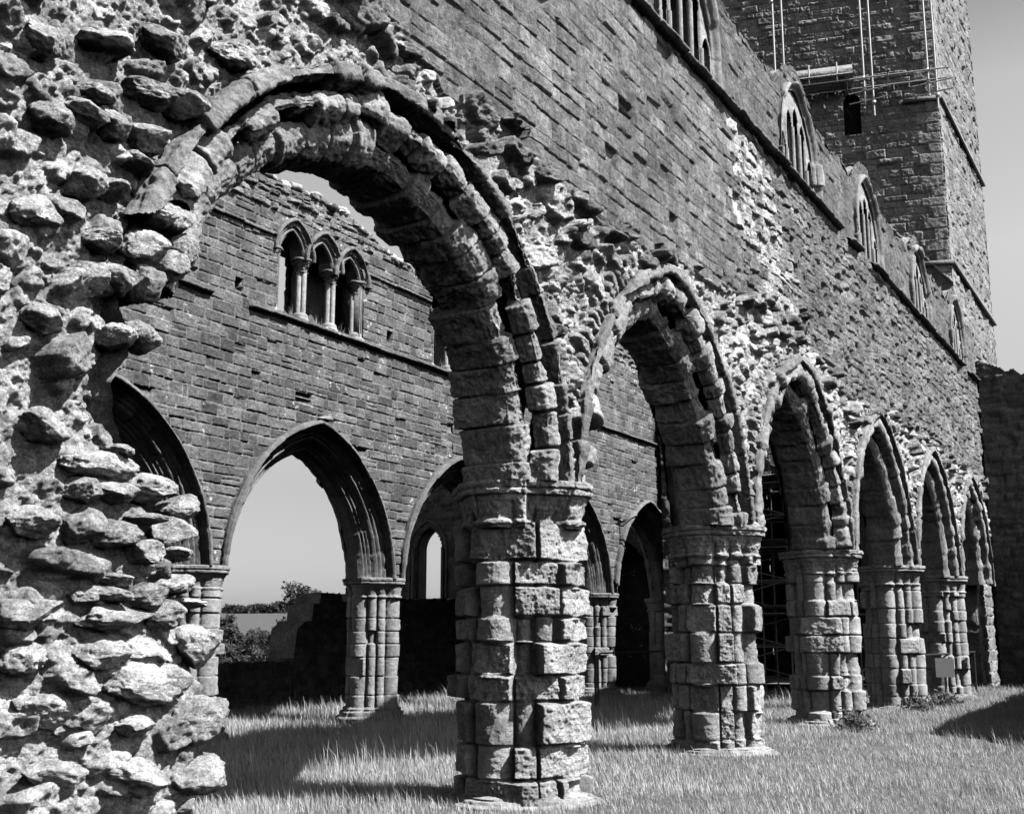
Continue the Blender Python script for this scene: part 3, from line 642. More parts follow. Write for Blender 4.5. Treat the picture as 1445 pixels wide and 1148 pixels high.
# triple windows of the far wall
for i, c in enumerate(TRI):
    ss = .016 if i < 3 else .03
    u = np.arange(c-1.62, c+1.62, ss); v = np.arange(7.95, 10.15, .014); f = Field(u, v, 820+i, .004, 0, .15, .004); f.t[:] = .15*(1+.2*f.N1)
    hole = np.zeros(f.U.shape, bool); env = np.zeros(f.U.shape, bool); roll = np.full(f.U.shape, 9.)
    for q, o in enumerate((-.95, 0, .95)):
        zt = TRI_Z+(.0, .0, -.06)[q]; R_ = .36+.22; dx = np.abs(f.U-c-o)
        d = np.where(f.V > zt, np.hypot(dx+.22, f.V-zt)-R_, dx-.36); hole |= d < 0; env |= d < .17
        if q == 0: dd = d
        dd = np.minimum(dd, d)
    f.h = .006*f.N1-.02+.045*np.sqrt(np.clip(1-((dd-.03)/.03)**2, 0, 1))+.05*np.sqrt(np.clip(1-((dd-.105)/.028)**2, 0, 1))
    m = (~hole & env)[:-1, :-1]; m |= (~hole)[:-1, :-1] & (np.abs(f.U-c) < 1.4)[:-1, :-1] & (f.V < 9.62)[:-1, :-1]
    m &= ~((f.V < TRI_Z-.04)[:-1, :-1] & (np.abs(f.U-c) < 1.31)[:-1, :-1])
    P = np.stack([f.U, YB+.06-f.h, f.V], -1); g = Geo().grid(P, f.t, m)
    Pb = P.copy(); Pb[..., 1] = YB+.4; g.grid(Pb, f.t, m)
    for off in (-1.42, 1.42): g.box((c+off, YB+.3, 8.6), (.2, .5, 1.3), .14)
    w = g.build('triple_window', M_MOULD, arcB)
    for q, o in enumerate((-.95, 0, .95)):
        zt = TRI_Z+(.0, .0, -.06)[q]
        sweep(Geo(), c+o, zt, .36, .22, YB, [(.26, .08), (.26, -.05), (.22, -.09), (.19, -.08), (.17, -.02), (.15, .06)], 840+i*3+q, None, 0, 60, .014, (.2, .4), .13, rnd=.006, rough=.004, mh=-.01,
              keep=None if q == 1 else None).build('hood_mould', M_MOULD, w)
        sweep(Geo(), c+o, zt, .36, .22, YB, [(.0, .05), (-.02, .08), (0, .12), (0, .4)], 860+i*3+q, None, 0, 50, .02, (.2, .4), .13, rnd=.006, rough=.004, mh=-.01).build('arch', M_MOULD, w)
    for off in (-1.4, -.475, .475, 1.4):
        g = Geo(); bx = c+off
        if abs(off) < 1: pts = [(-.075, 0), (.075, 0), (0, -.07)]
        else: pts = [(-.09, .05), (.0, 0), (.09, .05)]
        for dx, dy in pts: g.tube((bx+dx, YB+.2+dy, 8.12), (bx+dx, YB+.2+dy, 9.0), .062, .3, 12)
        o = g.build('shaft', M_MOULD, w)
        def lathe(prof, n=24, rg=.0, sq=0.):
            an = np.linspace(0, 2*PI, n); pr, _ = resample(prof, .02); A, Q = np.meshgrid(an, np.arange(len(pr)), indexing='ij')
            rad = pr[:, 0][None, :]*(1+0*A)+rg*np.sin(A*5)*np.sin(Q*1.3)+rg*fbm(A*3, Q*.7, 3)
            return np.stack([bx+rad*np.cos(A), YB+.2+rad*np.sin(A), pr[:, 1][None, :]+0*A], -1)
        Geo().grid(lathe([(.12, 8.98), (.15, 9.0), (.12, 9.03), (.13, 9.1), (.19, 9.2), (.2, 9.23), (.23, 9.24), (.23, 9.29), (.1, 9.3)], rg=.02), .14).build('capital', M_MOULD, w)
        Geo().grid(lathe([(.21, 7.9), (.21, 7.98), (.17, 8.02), (.17, 8.08), (.13, 8.13), (.1, 8.14)]), .26).build('base', M_MOULD, w)
    g = Geo()                                            # passage floor, roof and back wall with its slits
    u = np.arange(c-1.7, c+1.7, .04); v = np.arange(7.9, 10.0, .04); U, V = np.meshgrid(u, v, indexing='ij')
    m = ~wB(c)(U, V)[:-1, :-1]; g.grid(np.stack([U, YB+1.0+.02*fbm(U*6, V*6, 4), V], -1), np.full(U.shape, .1), m)
    g.box((c, YB+.6, 7.9), (3.2, 1.1, .06), .2).box((c, YB+.62, 10.02), (3.2, .8, .05), .1); g.box((c-1.62, YB+.65, 9), (.08, .9, 2.2), .1).box((c+1.62, YB+.65, 9), (.08, .9, 2.2), .1)
    g.build('wall_passage', M_NAVE, w)
    r = np.random.default_rng(i+5); g = Geo()
    for q in range(60):
        x_ = c+r.choice([-.1, .1, .7, 1.0, -.9])+r.normal()*.1; y_ = YB+.05+r.uniform(0, .1); h = r.uniform(.06, .3); d = r.normal(size=2)*.08
        g.add([(x_-.006, y_, 7.95), (x_+.006, y_, 7.95), (x_+d[0], y_+d[1], 7.95+h)], np.array([[0, 1, 2]]), .3)
    t_ = g.build('grass_tuft', M_GRASS); tag(t_, ['tuft of weeds on the sill of the leftmost triple window, mostly behind the broken wall', 'tufts of weeds rooted on the sill of the triple window framed by the big arch', 'weeds on the sill of the triple window half hidden by the big arch', 'weeds on the sill of the farthest triple window'][i], 'weeds', 'weeds on window sills'); rebase(t_, (c, YB+.1, 7.95))

# ------------------------------------------------------------------ low walls of the far aisle
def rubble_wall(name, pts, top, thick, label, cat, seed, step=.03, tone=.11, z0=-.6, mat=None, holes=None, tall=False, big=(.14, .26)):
    """pts: two plan points; camera-side face is relief, plus back and top"""
    (x0, y0), (x1, y1) = pts; L_ = math.hypot(x1-x0, y1-y0); d = np.array([(x1-x0)/L_, (y1-y0)/L_]); n = np.array([d[1], -d[0]])
    u = np.arange(0, L_+step, step); zmax = float(top(u).max()); v = np.arange(z0, zmax+.1, step)
    f = Field(u, v, seed, .015, -.035, tone, .012); r = np.random.default_rng(seed)
    f.courses(r, z0, zmax+.2, big, (.2, .55), tone, 0, .018, None, .03, .012, .3, .08, .3, joint=.008, odd=.08)
    m = ((f.V+.0) < top(f.U))[:-1, :-1]
    if holes is not None: m &= ~holes(f.U, f.V)[:-1, :-1]
    g = Geo(); g.grid(np.stack([x0+d[0]*f.U+n[0]*f.h, y0+d[1]*f.U+n[1]*f.h, f.V], -1), f.t, m)
    g.grid(np.stack([x0+d[0]*f.U-n[0]*(thick+f.h), y0+d[1]*f.U-n[1]*(thick+f.h), f.V], -1), f.t, m)
    w = np.linspace(0, thick, 8); U, W = np.meshgrid(u, w, indexing='ij'); Z = top(U)+.05*fbm(U*5, W*5, seed); g.grid(np.stack([x0+d[0]*U-n[0]*W, y0+d[1]*U-n[1]*W, Z], -1), np.full(U.shape, tone*1.6))
    for uu in (0, L_):
        w3 = np.linspace(0, thick, 26); W, V = np.meshgrid(w3, v, indexing='ij'); ue = uu+(.09*fbm(W*4, V*4, seed+4)+.05*fbm(W*11, V*11, seed+5)+.22*(1 if uu else -1)*np.sin(W/thick*PI)*.6)*(1 if uu else 1); mm = (V < top(np.full(V.shape, uu)))[:-1, :-1]
        g.grid(np.stack([x0+d[0]*ue-n[0]*W, y0+d[1]*ue-n[1]*W, V], -1), tone*(1+.4*fbm(W*5, V*5, seed+6)), mm)
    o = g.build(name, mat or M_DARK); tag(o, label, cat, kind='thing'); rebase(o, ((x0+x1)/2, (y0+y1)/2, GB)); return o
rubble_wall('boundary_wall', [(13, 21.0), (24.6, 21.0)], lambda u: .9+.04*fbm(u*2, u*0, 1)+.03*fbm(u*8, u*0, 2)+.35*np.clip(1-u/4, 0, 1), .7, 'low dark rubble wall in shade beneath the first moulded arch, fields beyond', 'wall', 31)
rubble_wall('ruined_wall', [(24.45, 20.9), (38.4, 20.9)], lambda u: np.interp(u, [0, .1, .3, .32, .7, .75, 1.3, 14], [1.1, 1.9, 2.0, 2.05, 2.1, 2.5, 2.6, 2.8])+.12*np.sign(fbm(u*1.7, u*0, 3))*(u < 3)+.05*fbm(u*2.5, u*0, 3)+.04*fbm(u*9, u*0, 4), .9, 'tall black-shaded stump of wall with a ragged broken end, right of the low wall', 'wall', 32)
def lan(U, V):
    m = np.zeros(U.shape, bool)
    for c_ in (5.5, 9.9, 12.9): m |= in_arch(U, V, 14.0-c_, 4.9, .6, .35, 0) & (V > 2.5)
    return m
rubble_wall('transept_wall', [(38.8, 30.5), (38.8, 14.9)], lambda u: 9.6+.3*fbm(u*.8, u*0, 5)+.1*fbm(u*5, u*0, 6), .7, 'tall dark wall with slim pointed windows, beyond the far arcade, left of the nearest pier', 'wall', 33, .04, .09, holes=lambda U, V: lan(U, V) | (in_arch(U, V, 12.0, 3.0, 1.75, .5, 0) & (V > -.3)))
tw = bpy.data.objects['transept_wall']
for q, c_ in enumerate((5.5, 9.9, 12.9)):
    # jambs and arch of each lancet: swept in x
    g = Geo(); prof = [(.32, -.04), (.30, -.1), (.24, -.1), (.22, 0), (.12, .04), (.10, .14), (0, .2), (-.03, .4), (-.03, .7)]
    pf, w = resample(prof, .05); cols = [arch_path(0, 4.9, .6, .35, p_[0], 2.4, 14, 40) for p_ in pf]
    S = np.stack([q_[0] for q_ in cols], 1); Z = np.stack([q_[1] for q_ in cols], 1); yc = 30.5-(14.0-c_)
    P = np.stack([38.8+np.broadcast_to(pf[:, 1], S.shape), yc-S, Z], -1); g.grid(P, .1)
    for dd_ in (-.7, .7): g.tube((38.72, yc+dd_, 2.7), (38.72, yc+dd_, 5.0), .06, .12)
    g.build('lancet_window', M_MOULD, tw)

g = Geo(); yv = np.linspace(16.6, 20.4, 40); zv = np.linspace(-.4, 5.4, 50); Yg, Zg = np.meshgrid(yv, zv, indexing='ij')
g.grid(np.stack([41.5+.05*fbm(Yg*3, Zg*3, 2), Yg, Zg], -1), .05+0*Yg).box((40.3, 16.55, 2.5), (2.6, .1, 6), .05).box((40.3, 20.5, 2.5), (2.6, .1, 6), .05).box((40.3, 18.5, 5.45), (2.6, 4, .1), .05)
g.build('archway_dark_backing', M_NAVE, tw)  # near-black box added behind the arch, deep shade put into its tone
# ------------------------------------------------------------------ crossing tower
tow = thing('tower', (42, 11, GA), 'massive square tower rising out of frame behind the near wall', 'tower')
CA = math.radians(14); DW = np.array([-math.sin(CA), math.cos(CA)]); NW = np.array([-math.cos(CA), -math.sin(CA)]); TX, TY = 38.45, 5.95
TOP = 27.0
g = Geo()
def plane_patch(g, u, v, seed, o, d, n, tone, mask=None, big=(.18, .34), long=(.25, .8), fine=True, quoin=None, roof=False):
    f = Field(u, v, seed, .02, -.04, tone*1.15, .012); r = np.random.default_rng(seed)
    f.courses(r, v[0], v[-1], big, long, tone, 0, .02, None, .035, .018, .3, .08, .4, joint=.012, odd=.09)
    if quoin is not None:
        z = v[0]; k = 0
        while z < v[-1]:
            h = r.uniform(.3, .42); l = .75 if k % 2 else .45; f.rect(quoin-(.0 if quoin < 1 else l), quoin+(l if quoin < 1 else 0), z, z+h, .035, tone*1.25, .03, .006); z += h; k += 1
    if roof:
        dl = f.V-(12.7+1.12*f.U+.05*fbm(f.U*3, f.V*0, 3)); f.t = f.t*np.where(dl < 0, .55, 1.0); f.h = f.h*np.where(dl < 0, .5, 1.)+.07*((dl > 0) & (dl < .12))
    m = None if mask is None else mask(f.U, f.V)[:-1, :-1]
    g.grid(np.stack([o[0]+d[0]*f.U+n[0]*f.h, o[1]+d[1]*f.U+n[1]*f.h, f.V], -1), f.t, m)
slit = lambda U, V: ~((np.abs(U-2.75) < .27) & (V > 18.15) & ((V < 19.3) | in_arch(U, V, 2.75, 19.3, .27, .1, 0)))
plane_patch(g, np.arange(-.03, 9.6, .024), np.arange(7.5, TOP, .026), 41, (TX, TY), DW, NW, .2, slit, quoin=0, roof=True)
plane_patch(g, np.arange(-.03, 9.6, .08), np.arange(-.4, 7.6, .08), 42, (TX, TY), DW, NW, .15, lambda U, V: ~in_arch(U, V, 4.8, 3.0, 3.4, .8, 0), fine=False)
plane_patch(g, np.arange(-.02, 9.0, .05), np.arange(-.3, TOP, .03), 43, (TX, TY), np.array([1, 0]), np.array([0, -1]), .19, None, big=(.28, .42), quoin=0)
for (a, b) in (((TX+9, TY), (TX+9, TY+9.3)), ((TX+9, TY+9.3), (TX-2.3, TY+9.3))):
    d = np.array(b)-np.array(a); L_ = np.linalg.norm(d); d = d/L_
    plane_patch(g, np.arange(0, L_, .15), np.arange(-.3, TOP, .15), 44, a, d, np.array([d[1], -d[0]]), .15)
g.add([(TX, TY, TOP), (TX+9, TY, TOP), (TX+9, TY+9.3, TOP), (TX-2.3, TY+9.3, TOP)], np.array([[0, 1, 2, 3]]), .1)
g.add([(TX+.2, TY+.2, 9), (TX+9, TY, 9), (TX+9, TY+9.3, 9), (TX-2.2, TY+9.3, 9)], np.array([[0, 1, 2, 3]]), .1)
g.build('masonry', M_TOW, tow)
g = Geo(); o3 = lambda w_, dn, z: (TX+DW[0]*w_+NW[0]*dn, TY+DW[1]*w_+NW[1]*dn, z)
for a_, b_ in ((2.4, 2.52), (3.18, 3.3)):
    pass
g.box(o3(2.85, -.55, 19.2), (.1, .9, 2.6), .03, CA); g.build('slit_window', M_TOW, tow)
# drip course on the corner
g = Geo()
for z_ in (19.1, 13.4):
    g.box((TX+4.4, TY-.06, z_), (9, .16, .14), .2).box(o3(.5, .05, z_), (.16, 1.2, .14), .18, CA)
g.build('string_course', M_TOW, tow)
# hung scaffold
sc_ = thing('scaffold', o3(6, .6, 20), 'silvery tube scaffold and boarded platform hung high on the tower', 'scaffold')
g = Geo()
for w_ in (2.35, .35, 5.2, 8.2):
    for q, (dn, dw) in enumerate(((.95, .0), (.55, -.28))):
        g.tube(o3(w_+dw, dn, 18.8-.3*q), o3(w_+dw, dn, 25), .035, .5)
g.build('upright', M_STEEL, sc_)
g = Geo()
for w_ in (2.35, .35):
    for z_ in (19.3, 18.95): g.tube(o3(w_-.75, .95, z_+.03), o3(w_+.5, .75, z_-.03), .026, .5)
for z_, dn in ((19.66, 1.05), (19.75, .12)): g.tube(o3(-.3, dn, z_), o3(9.6, dn, z_), .028, .5)
for w_ in np.arange(.3, 9.6, 1.3): g.tube(o3(w_, -.05, 19.7), o3(w_, 1.2, 19.7), .028, .5)
for w_ in (3.2, 4.1, 6.4, 7.3): g.tube(o3(w_, 1.12, 19.6), o3(w_, 1.12, 20.3), .03, .5)
g.build('ledger_tubes', M_STEEL, sc_)
g = Geo()
for q in range(5): g.box(o3(6.2, .14+q*.235, 19.84), (.225, 7, .045), .1, CA)
g.box(o3(6.2, 1.08, 20.02), (.04, 7, .3), .1, CA).build('platform_boards', flat_mat('weathered_board', .12, .7, 0, 8), sc_)

g = Geo(); r = np.random.default_rng(4)
for w_ in (2.35, .35, 5.2):
    for z_ in (19.66, 22.9): g.box(o3(w_+.03, 1.0, z_), (.12, .12, .12), .5, CA)
    g.box(o3(w_, .95, 19.3), (.1, .12, .12), .5, CA).box(o3(w_-.28, .6, 18.95), (.1, .12, .1), .5, CA)
g.build('couplers', M_STEEL, sc_)
# ruined south transept wall beyond
rubble_wall('transept_wall', [(39.2, 5.5), (39.2, -3.5)], lambda u: np.interp(u, [0, 1, 3, 6, 9], [10.2, 9.8, 9.0, 8.2, 8.8])+.3*fbm(u*.9, u*0, 8)+.12*fbm(u*5, u*0, 9), 1.1, 'broken masonry wall standing beyond the far right end of the near arcade', 'wall', 35, .05, .16, mat=M_TOW)
rubble_wall('aisle_wall', [(18.6, -1.2), (38, -1.2)], lambda u: np.interp(u, [0, .8, 2.5, 5, 20], [1.5, 3.4, 5.2, 5.6, 5.8])+.25*fbm(u*1.2, u*0, 18), .9, 'ruined wall closing the near aisle on the right, standing just out of view', 'wall', 36, .12, .16, mat=M_TOW)

rubble_wall('sky_blocking_wall', [(-4.5, -1.5), (-4.5, 21)], lambda u: 9.5+.25*fbm(u*.7, u*0, 28)-.25*np.abs(u-11)*.2, 1.2, 'tall west gable added unseen behind the viewer to block low western sky', 'wall', 37, .15, .16, mat=M_TOW)  # unseen wall added to keep low western sky off the arch soffits
# ------------------------------------------------------------------ scaffold tower in the crossing, iron rails, notice board
def scaf(x0, y0, w_, d_, H, seed, label):
    r = np.random.default_rng(seed); t = thing('scaffold', (x0+w_/2, y0+d_/2, GB), label, 'scaffold', 'scaffold towers in the crossing'); g = Geo(); xs = np.arange(x0, x0+w_+.1, 1.2); ys = np.arange(y0, y0+d_+.1, 1.2)
    for x in xs:
        for y in ys: g.tube((x, y, GB), (x, y, H), .026, .3)
    g.build('upright', M_DSTEEL, t); g = Geo()
    for z in np.arange(.3, H, .95):
        for x in xs: g.tube((x, y0-.15, z), (x, y0+d_+.15, z), .024, .3)
        for y in ys: g.tube((x0-.15, y, z+.06), (x0+w_+.15, y, z+.06), .024, .3)
    g.build('ledger_tubes', M_DSTEEL, t); g = Geo()
    for k, z in enumerate(np.arange(.3, H-1, .95)):
        a, b = (y0, y0+d_) if k % 2 else (y0+d_, y0); g.tube((x0, a, z), (x0, b, z+.95), .022, .3); g.tube((x0+1.2, b, z), (x0+1.2, a, z+.95), .022, .3)
    g.build('brace', M_DSTEEL, t); g = Geo()
    for z in (2.3, 4.2, 6.1): g.box((x0+w_/2, y0+d_/2, z+.12), (w_, d_, .05), .1)
    g.build('platform_boards', M_BOARD, t)
scaf(33.4, 10.2, 2.4, 3.6, 7.2, 3, 'tall dull tube scaffold in deep shade, left of the third near pier')
scaf(35.6, 7.9, 1.2, 1.2, 3.6, 4, 'short tube scaffold seen in the slit between third and fourth near piers')
def rail(name, pts, posts, label, z, zt):
    t = thing(name, (posts[0][0], posts[0][1], zt), label, 'railing'); g = Geo(); g.path(pts, .022, .02, 8); g.build('rail', M_BLACK, t); g = Geo()
    for (x, y) in posts: g.tube((x, y, zt-.1), (x, y, z), .03, .02); g.tube((x, y, zt-.05), (x, y, zt+.04), .07, .02)
    g.build('post', M_BLACK, t); return t
def hoop(x0, x1, y, zt, z):
    pts = []; rr = .22
    for i in range(7): a = PI-i*PI/12; pts.append((x0+rr+rr*math.cos(a), y, z-rr+rr*math.sin(a)))
    for i in range(7): a = PI/2-i*PI/12; pts.append((x1-rr+rr*math.cos(a), y, z-rr+rr*math.sin(a)))
    return [(x0, y, zt+.35)]+pts+[(x1, y, zt+.35)]
YR = 13.9
rail('iron_railing', hoop(27.1, 28.25, YR, GB, 1.12), [(27.1, YR), (28.25, YR)], 'black hooped iron railing in the grass between nearest and second pier, left span', 1.0, GB)
rail('iron_railing', hoop(28.4, 34.5, YR, GB, 1.12), [(28.4, YR), (34.5, YR)], 'black iron railing running right towards the second pier, long span', 1.0, GB)
rail('iron_railing', [(29.1, 5.9, 1.12), (36, 5.7, 1.12)], [(29.2, 5.9), (35.8, 5.7)], 'thin dark handrail crossing the rightmost near arch', 1.1, 0)
t = thing('notice_board', (28.63, 5.21, 0), 'small pale notice board on a post between the fourth and fifth near piers', 'sign')
Geo().box((28.6, 5.2, .86), (.03, .4, .42), .4, .2).build('panel', flat_mat('pale_panel', .75, .5), t, False)
g = Geo().tube((28.63, 5.21, -.05), (28.63, 5.21, .7), .03, .1); g.build('post', M_DSTEEL, t)

# ------------------------------------------------------------------ ground
def tag_struct(o): o['kind'] = 'structure'; return o
def geoax(a, b, m):
    x = np.linspace(0, 1, m); return a+(b-a)*x
g = Geo()
xs = np.concatenate([-np.geomspace(900, 3, 30), np.arange(-2, 46, .25), np.geomspace(47, 1500, 50)]); ys = np.concatenate([-np.geomspace(900, 6, 28), np.arange(-5, 30, .25), np.geomspace(31, 1500, 60)])
X, Y = np.meshgrid(xs, ys, indexing='ij')
def terrain(X, Y):
    z = gz(X, Y); D = np.hypot(X, Y); A = np.degrees(np.arctan2(Y, X))
    far = sstep(D, 35, 120); z = z-far*.6
    prof = np.interp(D, [120, 170, 260, 330, 380, 600, 1600], [0, 1.0, 5.5, 8.2, 8.9, 9.4, 9]); rise = prof*(1+.06*fbm(D*.01, A*.2, 3))*sstep(D, 110, 130)
    return z+rise*(.75+.25*np.cos(np.radians(A-44)*2))+.15*far*fbm(X*.03, Y*.03, 8)
T = np.where(np.hypot(X, Y) > 60, .11, .1)*(1+.2*fbm(X*.05, Y*.05, 2)); dd = np.hypot(X, Y); T = np.where((dd > 62) & (dd < 120), .2*(1+.5*fbm(X*.08, Y*.08, 4)), T); T = np.where(dd > 140, .075, T)
g.grid(np.stack([X, Y, terrain(X, Y)], -1), T)
M_GROUND = stone_mat('grassy_ground', lichen=0, bump=.6, var=.4)
gr = g.build('ground', M_GROUND); tag_struct(gr)

# ------------------------------------------------------------------ grass
def blades(n, pick, hmin, hmax, seed, wid=.0036, tone=(.26, .58)):
    r = np.random.default_rng(seed); x, y = pick(r, n); ok = np.ones(len(x), bool)
    for px, py, rr in [(p, 6.03, .84) for p in PIER_A]+[(p, YB+.58, .84) for p in PIER_B]: ok &= np.hypot(x-px, y-py) > rr
    ok &= fbm(x*.7, y*.7, 55)+.5*fbm(x*3, y*3, 56) > -.55+r.random(len(x))*.2; ok &= ~((x < 5.4) & (y > 5.1) & (y < 6.7)); x, y = x[ok], y[ok]; n = len(x); z = gz(x, y); D = np.hypot(x, y)
    cl = .45+.55*np.clip(.5+.9*fbm(x*1.1, y*1.1, seed), 0, 1); h = r.uniform(hmin, hmax, n)*cl*r.choice([1, 1, 1, 1.6], n); a = r.uniform(0, 2*PI, n); w = wid*(.55+D/24)
    lean = r.uniform(.1, .6, n)*h; la = r.uniform(0, 2*PI, n)*.6+.5
    b = np.stack([x, y, z-.02], 1); wv = np.stack([np.cos(a)*w, np.sin(a)*w, 0*a], 1); ln = np.stack([np.cos(la)*lean, np.sin(la)*lean, 0*a], 1)
    up = np.stack([0*a, 0*a, h], 1); V = np.stack([b-wv, b+wv, b+ln*.3+up*.6-wv*.6, b+ln*.3+up*.6+wv*.6, b+ln+up], 1).reshape(-1, 3)
    i = np.arange(n)[:, None]*5; F4 = i+np.array([[0, 1, 3, 2]]); F3 = i+np.array([[2, 3, 4]])
    t = r.uniform(*tone, n)*(1+.3*fbm(x*.9, y*.9, seed+2)); t = np.repeat(t, 5)
    return V, F4, F3, t
def pick(x0, x1, y0, y1, p):
    def fn(r, n):
        # denser close to the camera
        x = x0*(x1/x0)**(r.random(n)) if p else r.uniform(x0, x1, n); y = r.uniform(y0, y1, n)
        ang = np.arctan2(y, x); ok = (ang > math.radians(4)) & (ang < math.radians(58)); return x[ok], y[ok]
    return fn
g = Geo()
for args in ((230000, pick(3.5, 40, .3, 7, True), .04, .13, 1), (260000, pick(6, 40, 6.5, 15.2, True), .06, .17, 2), (70000, pick(10, 38, 15, 20.8, True), .08, .24, 3), (30000, pick(18, 39, 2, 6.9, False), .08, .2, 5), (40000, pick(11, 32, 9, 20.5, False), .14, .38, 6)):
    V, F4, F3, t = blades(*args); g.v.append(V); g.f.append(F4+g.n); g.f.append(F3+g.n); g.t.append(t); g.n += len(V)
gg = g.build('grass', M_GRASS); gg['kind'] = 'stuff'; gg['label'] = 'long dry grass over the floor of the ruin'
# weed clumps at pier feet
WEEDS = [((20.65, 5.3), 'dark weedy tuft against the left foot of the third near pier'), ((26.2, 5.35), 'bushy weeds at the left foot of the fourth near pier'), ((28.2, 5.2), 'weeds at the right foot of the fourth near pier')]
for q, ((x, y), lb) in enumerate(WEEDS):
    r = np.random.default_rng(900+q); g = Geo(); n = 420
    c = np.array([x, y, .05]); p = c+r.normal(size=(n, 3))*np.array([.16, .14, .12]); p[:, 2] = np.abs(p[:, 2]-.05)+.05
    a = r.normal(size=(n, 3))*.035; b = r.normal(size=(n, 3))*.02; V = np.stack([p-a, p+b, p+a, p-b], 1).reshape(-1, 3)
    g.add(V, np.arange(n*4).reshape(n, 4), r.uniform(.06, .16, n).repeat(4)); o = g.build('weed_clump', M_LEAF); tag(o, lb, 'weeds', 'weeds at the feet of the piers'); rebase(o, (x, y, 0))

# ------------------------------------------------------------------ trees and bushes outside
def tree(name, x, y, H, Rw, seed, label, cat, group, trunk=.35, n=2600, leaf=.09, tone=(.05, .13)):
    r = np.random.default_rng(seed); z0 = float(terrain(np.array(float(x)), np.array(float(y)))); t = thing(name, (x, y, z0), label, cat, group)
    g = Geo(); th = H*trunk; g.tube((x, y, z0-.2), (x+.05*H*r.normal()*.3, y, z0+th), H*.022, .07, 8, H*.014)
    cl = []
    for k in range(16):
        a = r.uniform(0, 2*PI); q = r.uniform(.1, 1)**.6; zz = z0+th*.7+(H-th*.7)*r.uniform(.05, .95)
        wr = math.sqrt(max(.08, 1-((zz-z0-th*.7)/(H-th*.7)-.4)**2*2.2)); c = np.array([x+Rw*q*wr*math.cos(a)*.75, y+Rw*q*wr*math.sin(a)*.75, zz]); cl.append((c, Rw*r.uniform(.2, .42)))
        g.tube((x, y, z0+th*r.uniform(.6, 1)), tuple(c), H*.009, .07, 6, H*.003)
    g.build('trunk', M_BARK, t); g = Geo()
    for c, rr in cl:
        m = n//16; d = r.normal(size=(m, 3)); d /= np.linalg.norm(d, axis=1)[:, None]; p = c+d*rr*(r.random(m)**.4)[:, None]*np.array([1, 1, .75])*r.uniform(.7, 1.25, (m, 1))
        a = r.normal(size=(m, 3))*leaf; b = r.normal(size=(m, 3))*leaf*.6; V = np.stack([p-a, p+b, p+a, p-b], 1).reshape(-1, 3)
        g.add(V, np.arange(m*4).reshape(m, 4), r.uniform(*tone, m).repeat(4))
    g.build('crown', M_LEAF, t)
def at(px, D):   # plan position at a bearing (pixel column on the horizon) and distance
    b = math.atan((px-722.5)/1681.0); a = HEAD-b; return D*math.cos(a), D*math.sin(a)
x, y = at(421, 62); tree('tree', x, y, 4.6, 1.35, 1, 'small leafy tree showing over the rounded top of the dark wall stump', 'tree', None, .3, 5200, .055)
k = 0
BUS = [(322, 58, 2.3, 1.0, 'leafy bush close against the left pier, in front of the field'), (331, 64, 2.0, 1.0, 'rounded bush second from the left pier, beyond the low wall'), (344, 78, 1.9, 1.2, 'broad low bush third from the left pier'), (356, 88, 2.3, 1.3, 'taller clump of the hedge below the middle of the field'), (372, 86, 1.9, 1.3, 'dense bush right of the tallest hedge clump'), (386, 84, 2.6, 1.3, 'dark full bush under the right part of the field'), (398, 80, 2.3, 1.1, 'last bush of the hedge, against the dark wall stump')]
for (px, D, H, Rw, lb) in BUS:
    x, y = at(px, D); tree('bush', x, y, H+.6, Rw, 20+k, lb, 'bush', 'bushes beyond the low wall', .1, 2600, .06, (.05, .12)); k += 1
far = [(325, 2.4), (333, 2.0), (341, 1.6), (352, 2.0), (363, 2.2), (377, 2.4), (391, 2.8), (394, 3.4), (612, 3), (620, 3.4)]
fl = ['left end, next to the pier', 'second from the pier', 'third from the pier, lowest', 'left of the middle', 'at the middle', 'right of the middle', 'near the right end', 'tallest, nearest the dark wall stump', 'left half of the view through the slim window', 'right half of the view through the slim window']
for (px, H), lb in zip(far, fl):
    x, y = at(px, 372); tree('hedge_tree', x, y, H, 3.5, 50+k, 'tree on the skyline, '+lb, 'tree', 'trees along the skyline', .1, 500, .35, (.04, .09)); k += 1
for q, px in enumerate((607, 614, 622, 630)):
    x, y = at(px, 150+6*q); tree('tree', x, y, 4.5+q*.6, 2.6, 80+q, 'leafy tree seen through the slim window of the far wall, '+['leftmost', 'second from left', 'third from left', 'rightmost'][q], 'tree', 'trees seen through the slim window', .2, 900, .2, (.06, .12))
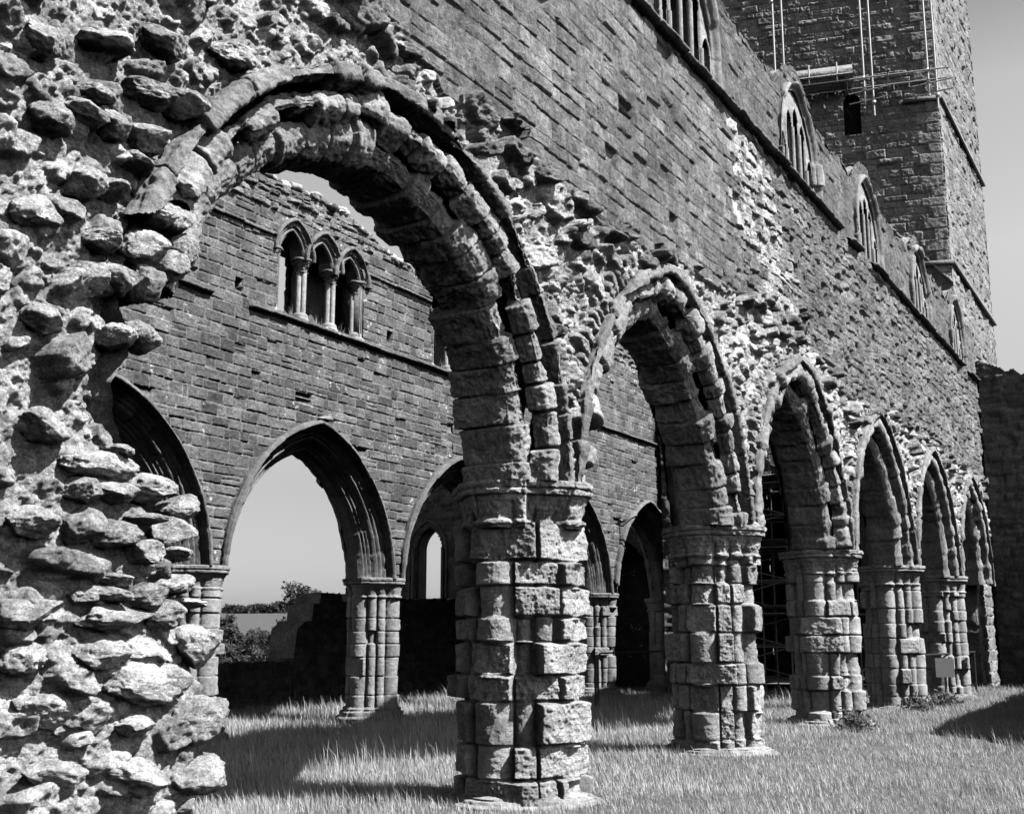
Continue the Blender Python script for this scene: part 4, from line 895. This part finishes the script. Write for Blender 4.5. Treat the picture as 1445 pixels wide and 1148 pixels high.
# ================================================================== light
w = bpy.data.worlds.new('World'); scene.world = w; w.use_nodes = True; nt = w.node_tree; bg = nt.nodes['Background']
sky = nt.nodes.new('ShaderNodeTexSky'); sky.sky_type = 'NISHITA'; sky.sun_disc = False
SUN_EL, SUN_AZ = math.radians(50.5), math.radians(8)
sky.sun_elevation = SUN_EL; sky.sun_rotation = PI-SUN_AZ; sky.dust_density = 1.5
sp = nt.nodes.new('ShaderNodeSeparateColor'); cb = nt.nodes.new('ShaderNodeCombineColor')
nt.links.new(sky.outputs[0], sp.inputs[0])
tc = nt.nodes.new('ShaderNodeTexCoord'); sx = nt.nodes.new('ShaderNodeSeparateXYZ'); nt.links.new(tc.outputs['Generated'], sx.inputs[0])
rp = nt.nodes.new('ShaderNodeValToRGB'); nt.links.new(sx.outputs[2], rp.inputs[0]); e = rp.color_ramp.elements
e[0].position = 0; e[0].color = (.30, .30, .30, 1); e[1].position = 1; e[1].color = (.03, .03, .03, 1)
for p_, v_ in ((.12, .40), (.3, .78), (.42, .78), (.58, .14)): q = e.new(p_); q.color = (v_, v_, v_, 1)
mu = nt.nodes.new('ShaderNodeMath'); mu.operation = 'MULTIPLY'; mu2 = nt.nodes.new('ShaderNodeMath'); mu2.operation = 'MULTIPLY'; mu2.inputs[1].default_value = 3.0
nt.links.new(sp.outputs[0], mu.inputs[0]); nt.links.new(rp.outputs[0], mu.inputs[1]); nt.links.new(mu.outputs[0], mu2.inputs[0])
for i in range(3): nt.links.new(mu2.outputs[0], cb.inputs[i])      # red-filtered black-and-white film
nt.links.new(cb.outputs[0], bg.inputs[0]); bg.inputs[1].default_value = .06
sl = bpy.data.lights.new('sun', 'SUN'); sun = bpy.data.objects.new('sun', sl); col.objects.link(sun)
sl.energy = 5.0; sl.angle = math.radians(.5); sl.color = (1, 1, 1)
sun.rotation_euler = (PI/2-SUN_EL, 0, SUN_AZ)
scene.render.engine = 'CYCLES'; scene.cycles.diffuse_bounces = 0
scene.view_settings.view_transform = 'Standard'; scene.view_settings.look = 'None'; scene.view_settings.gamma = 1; scene.view_settings.exposure = 1.3
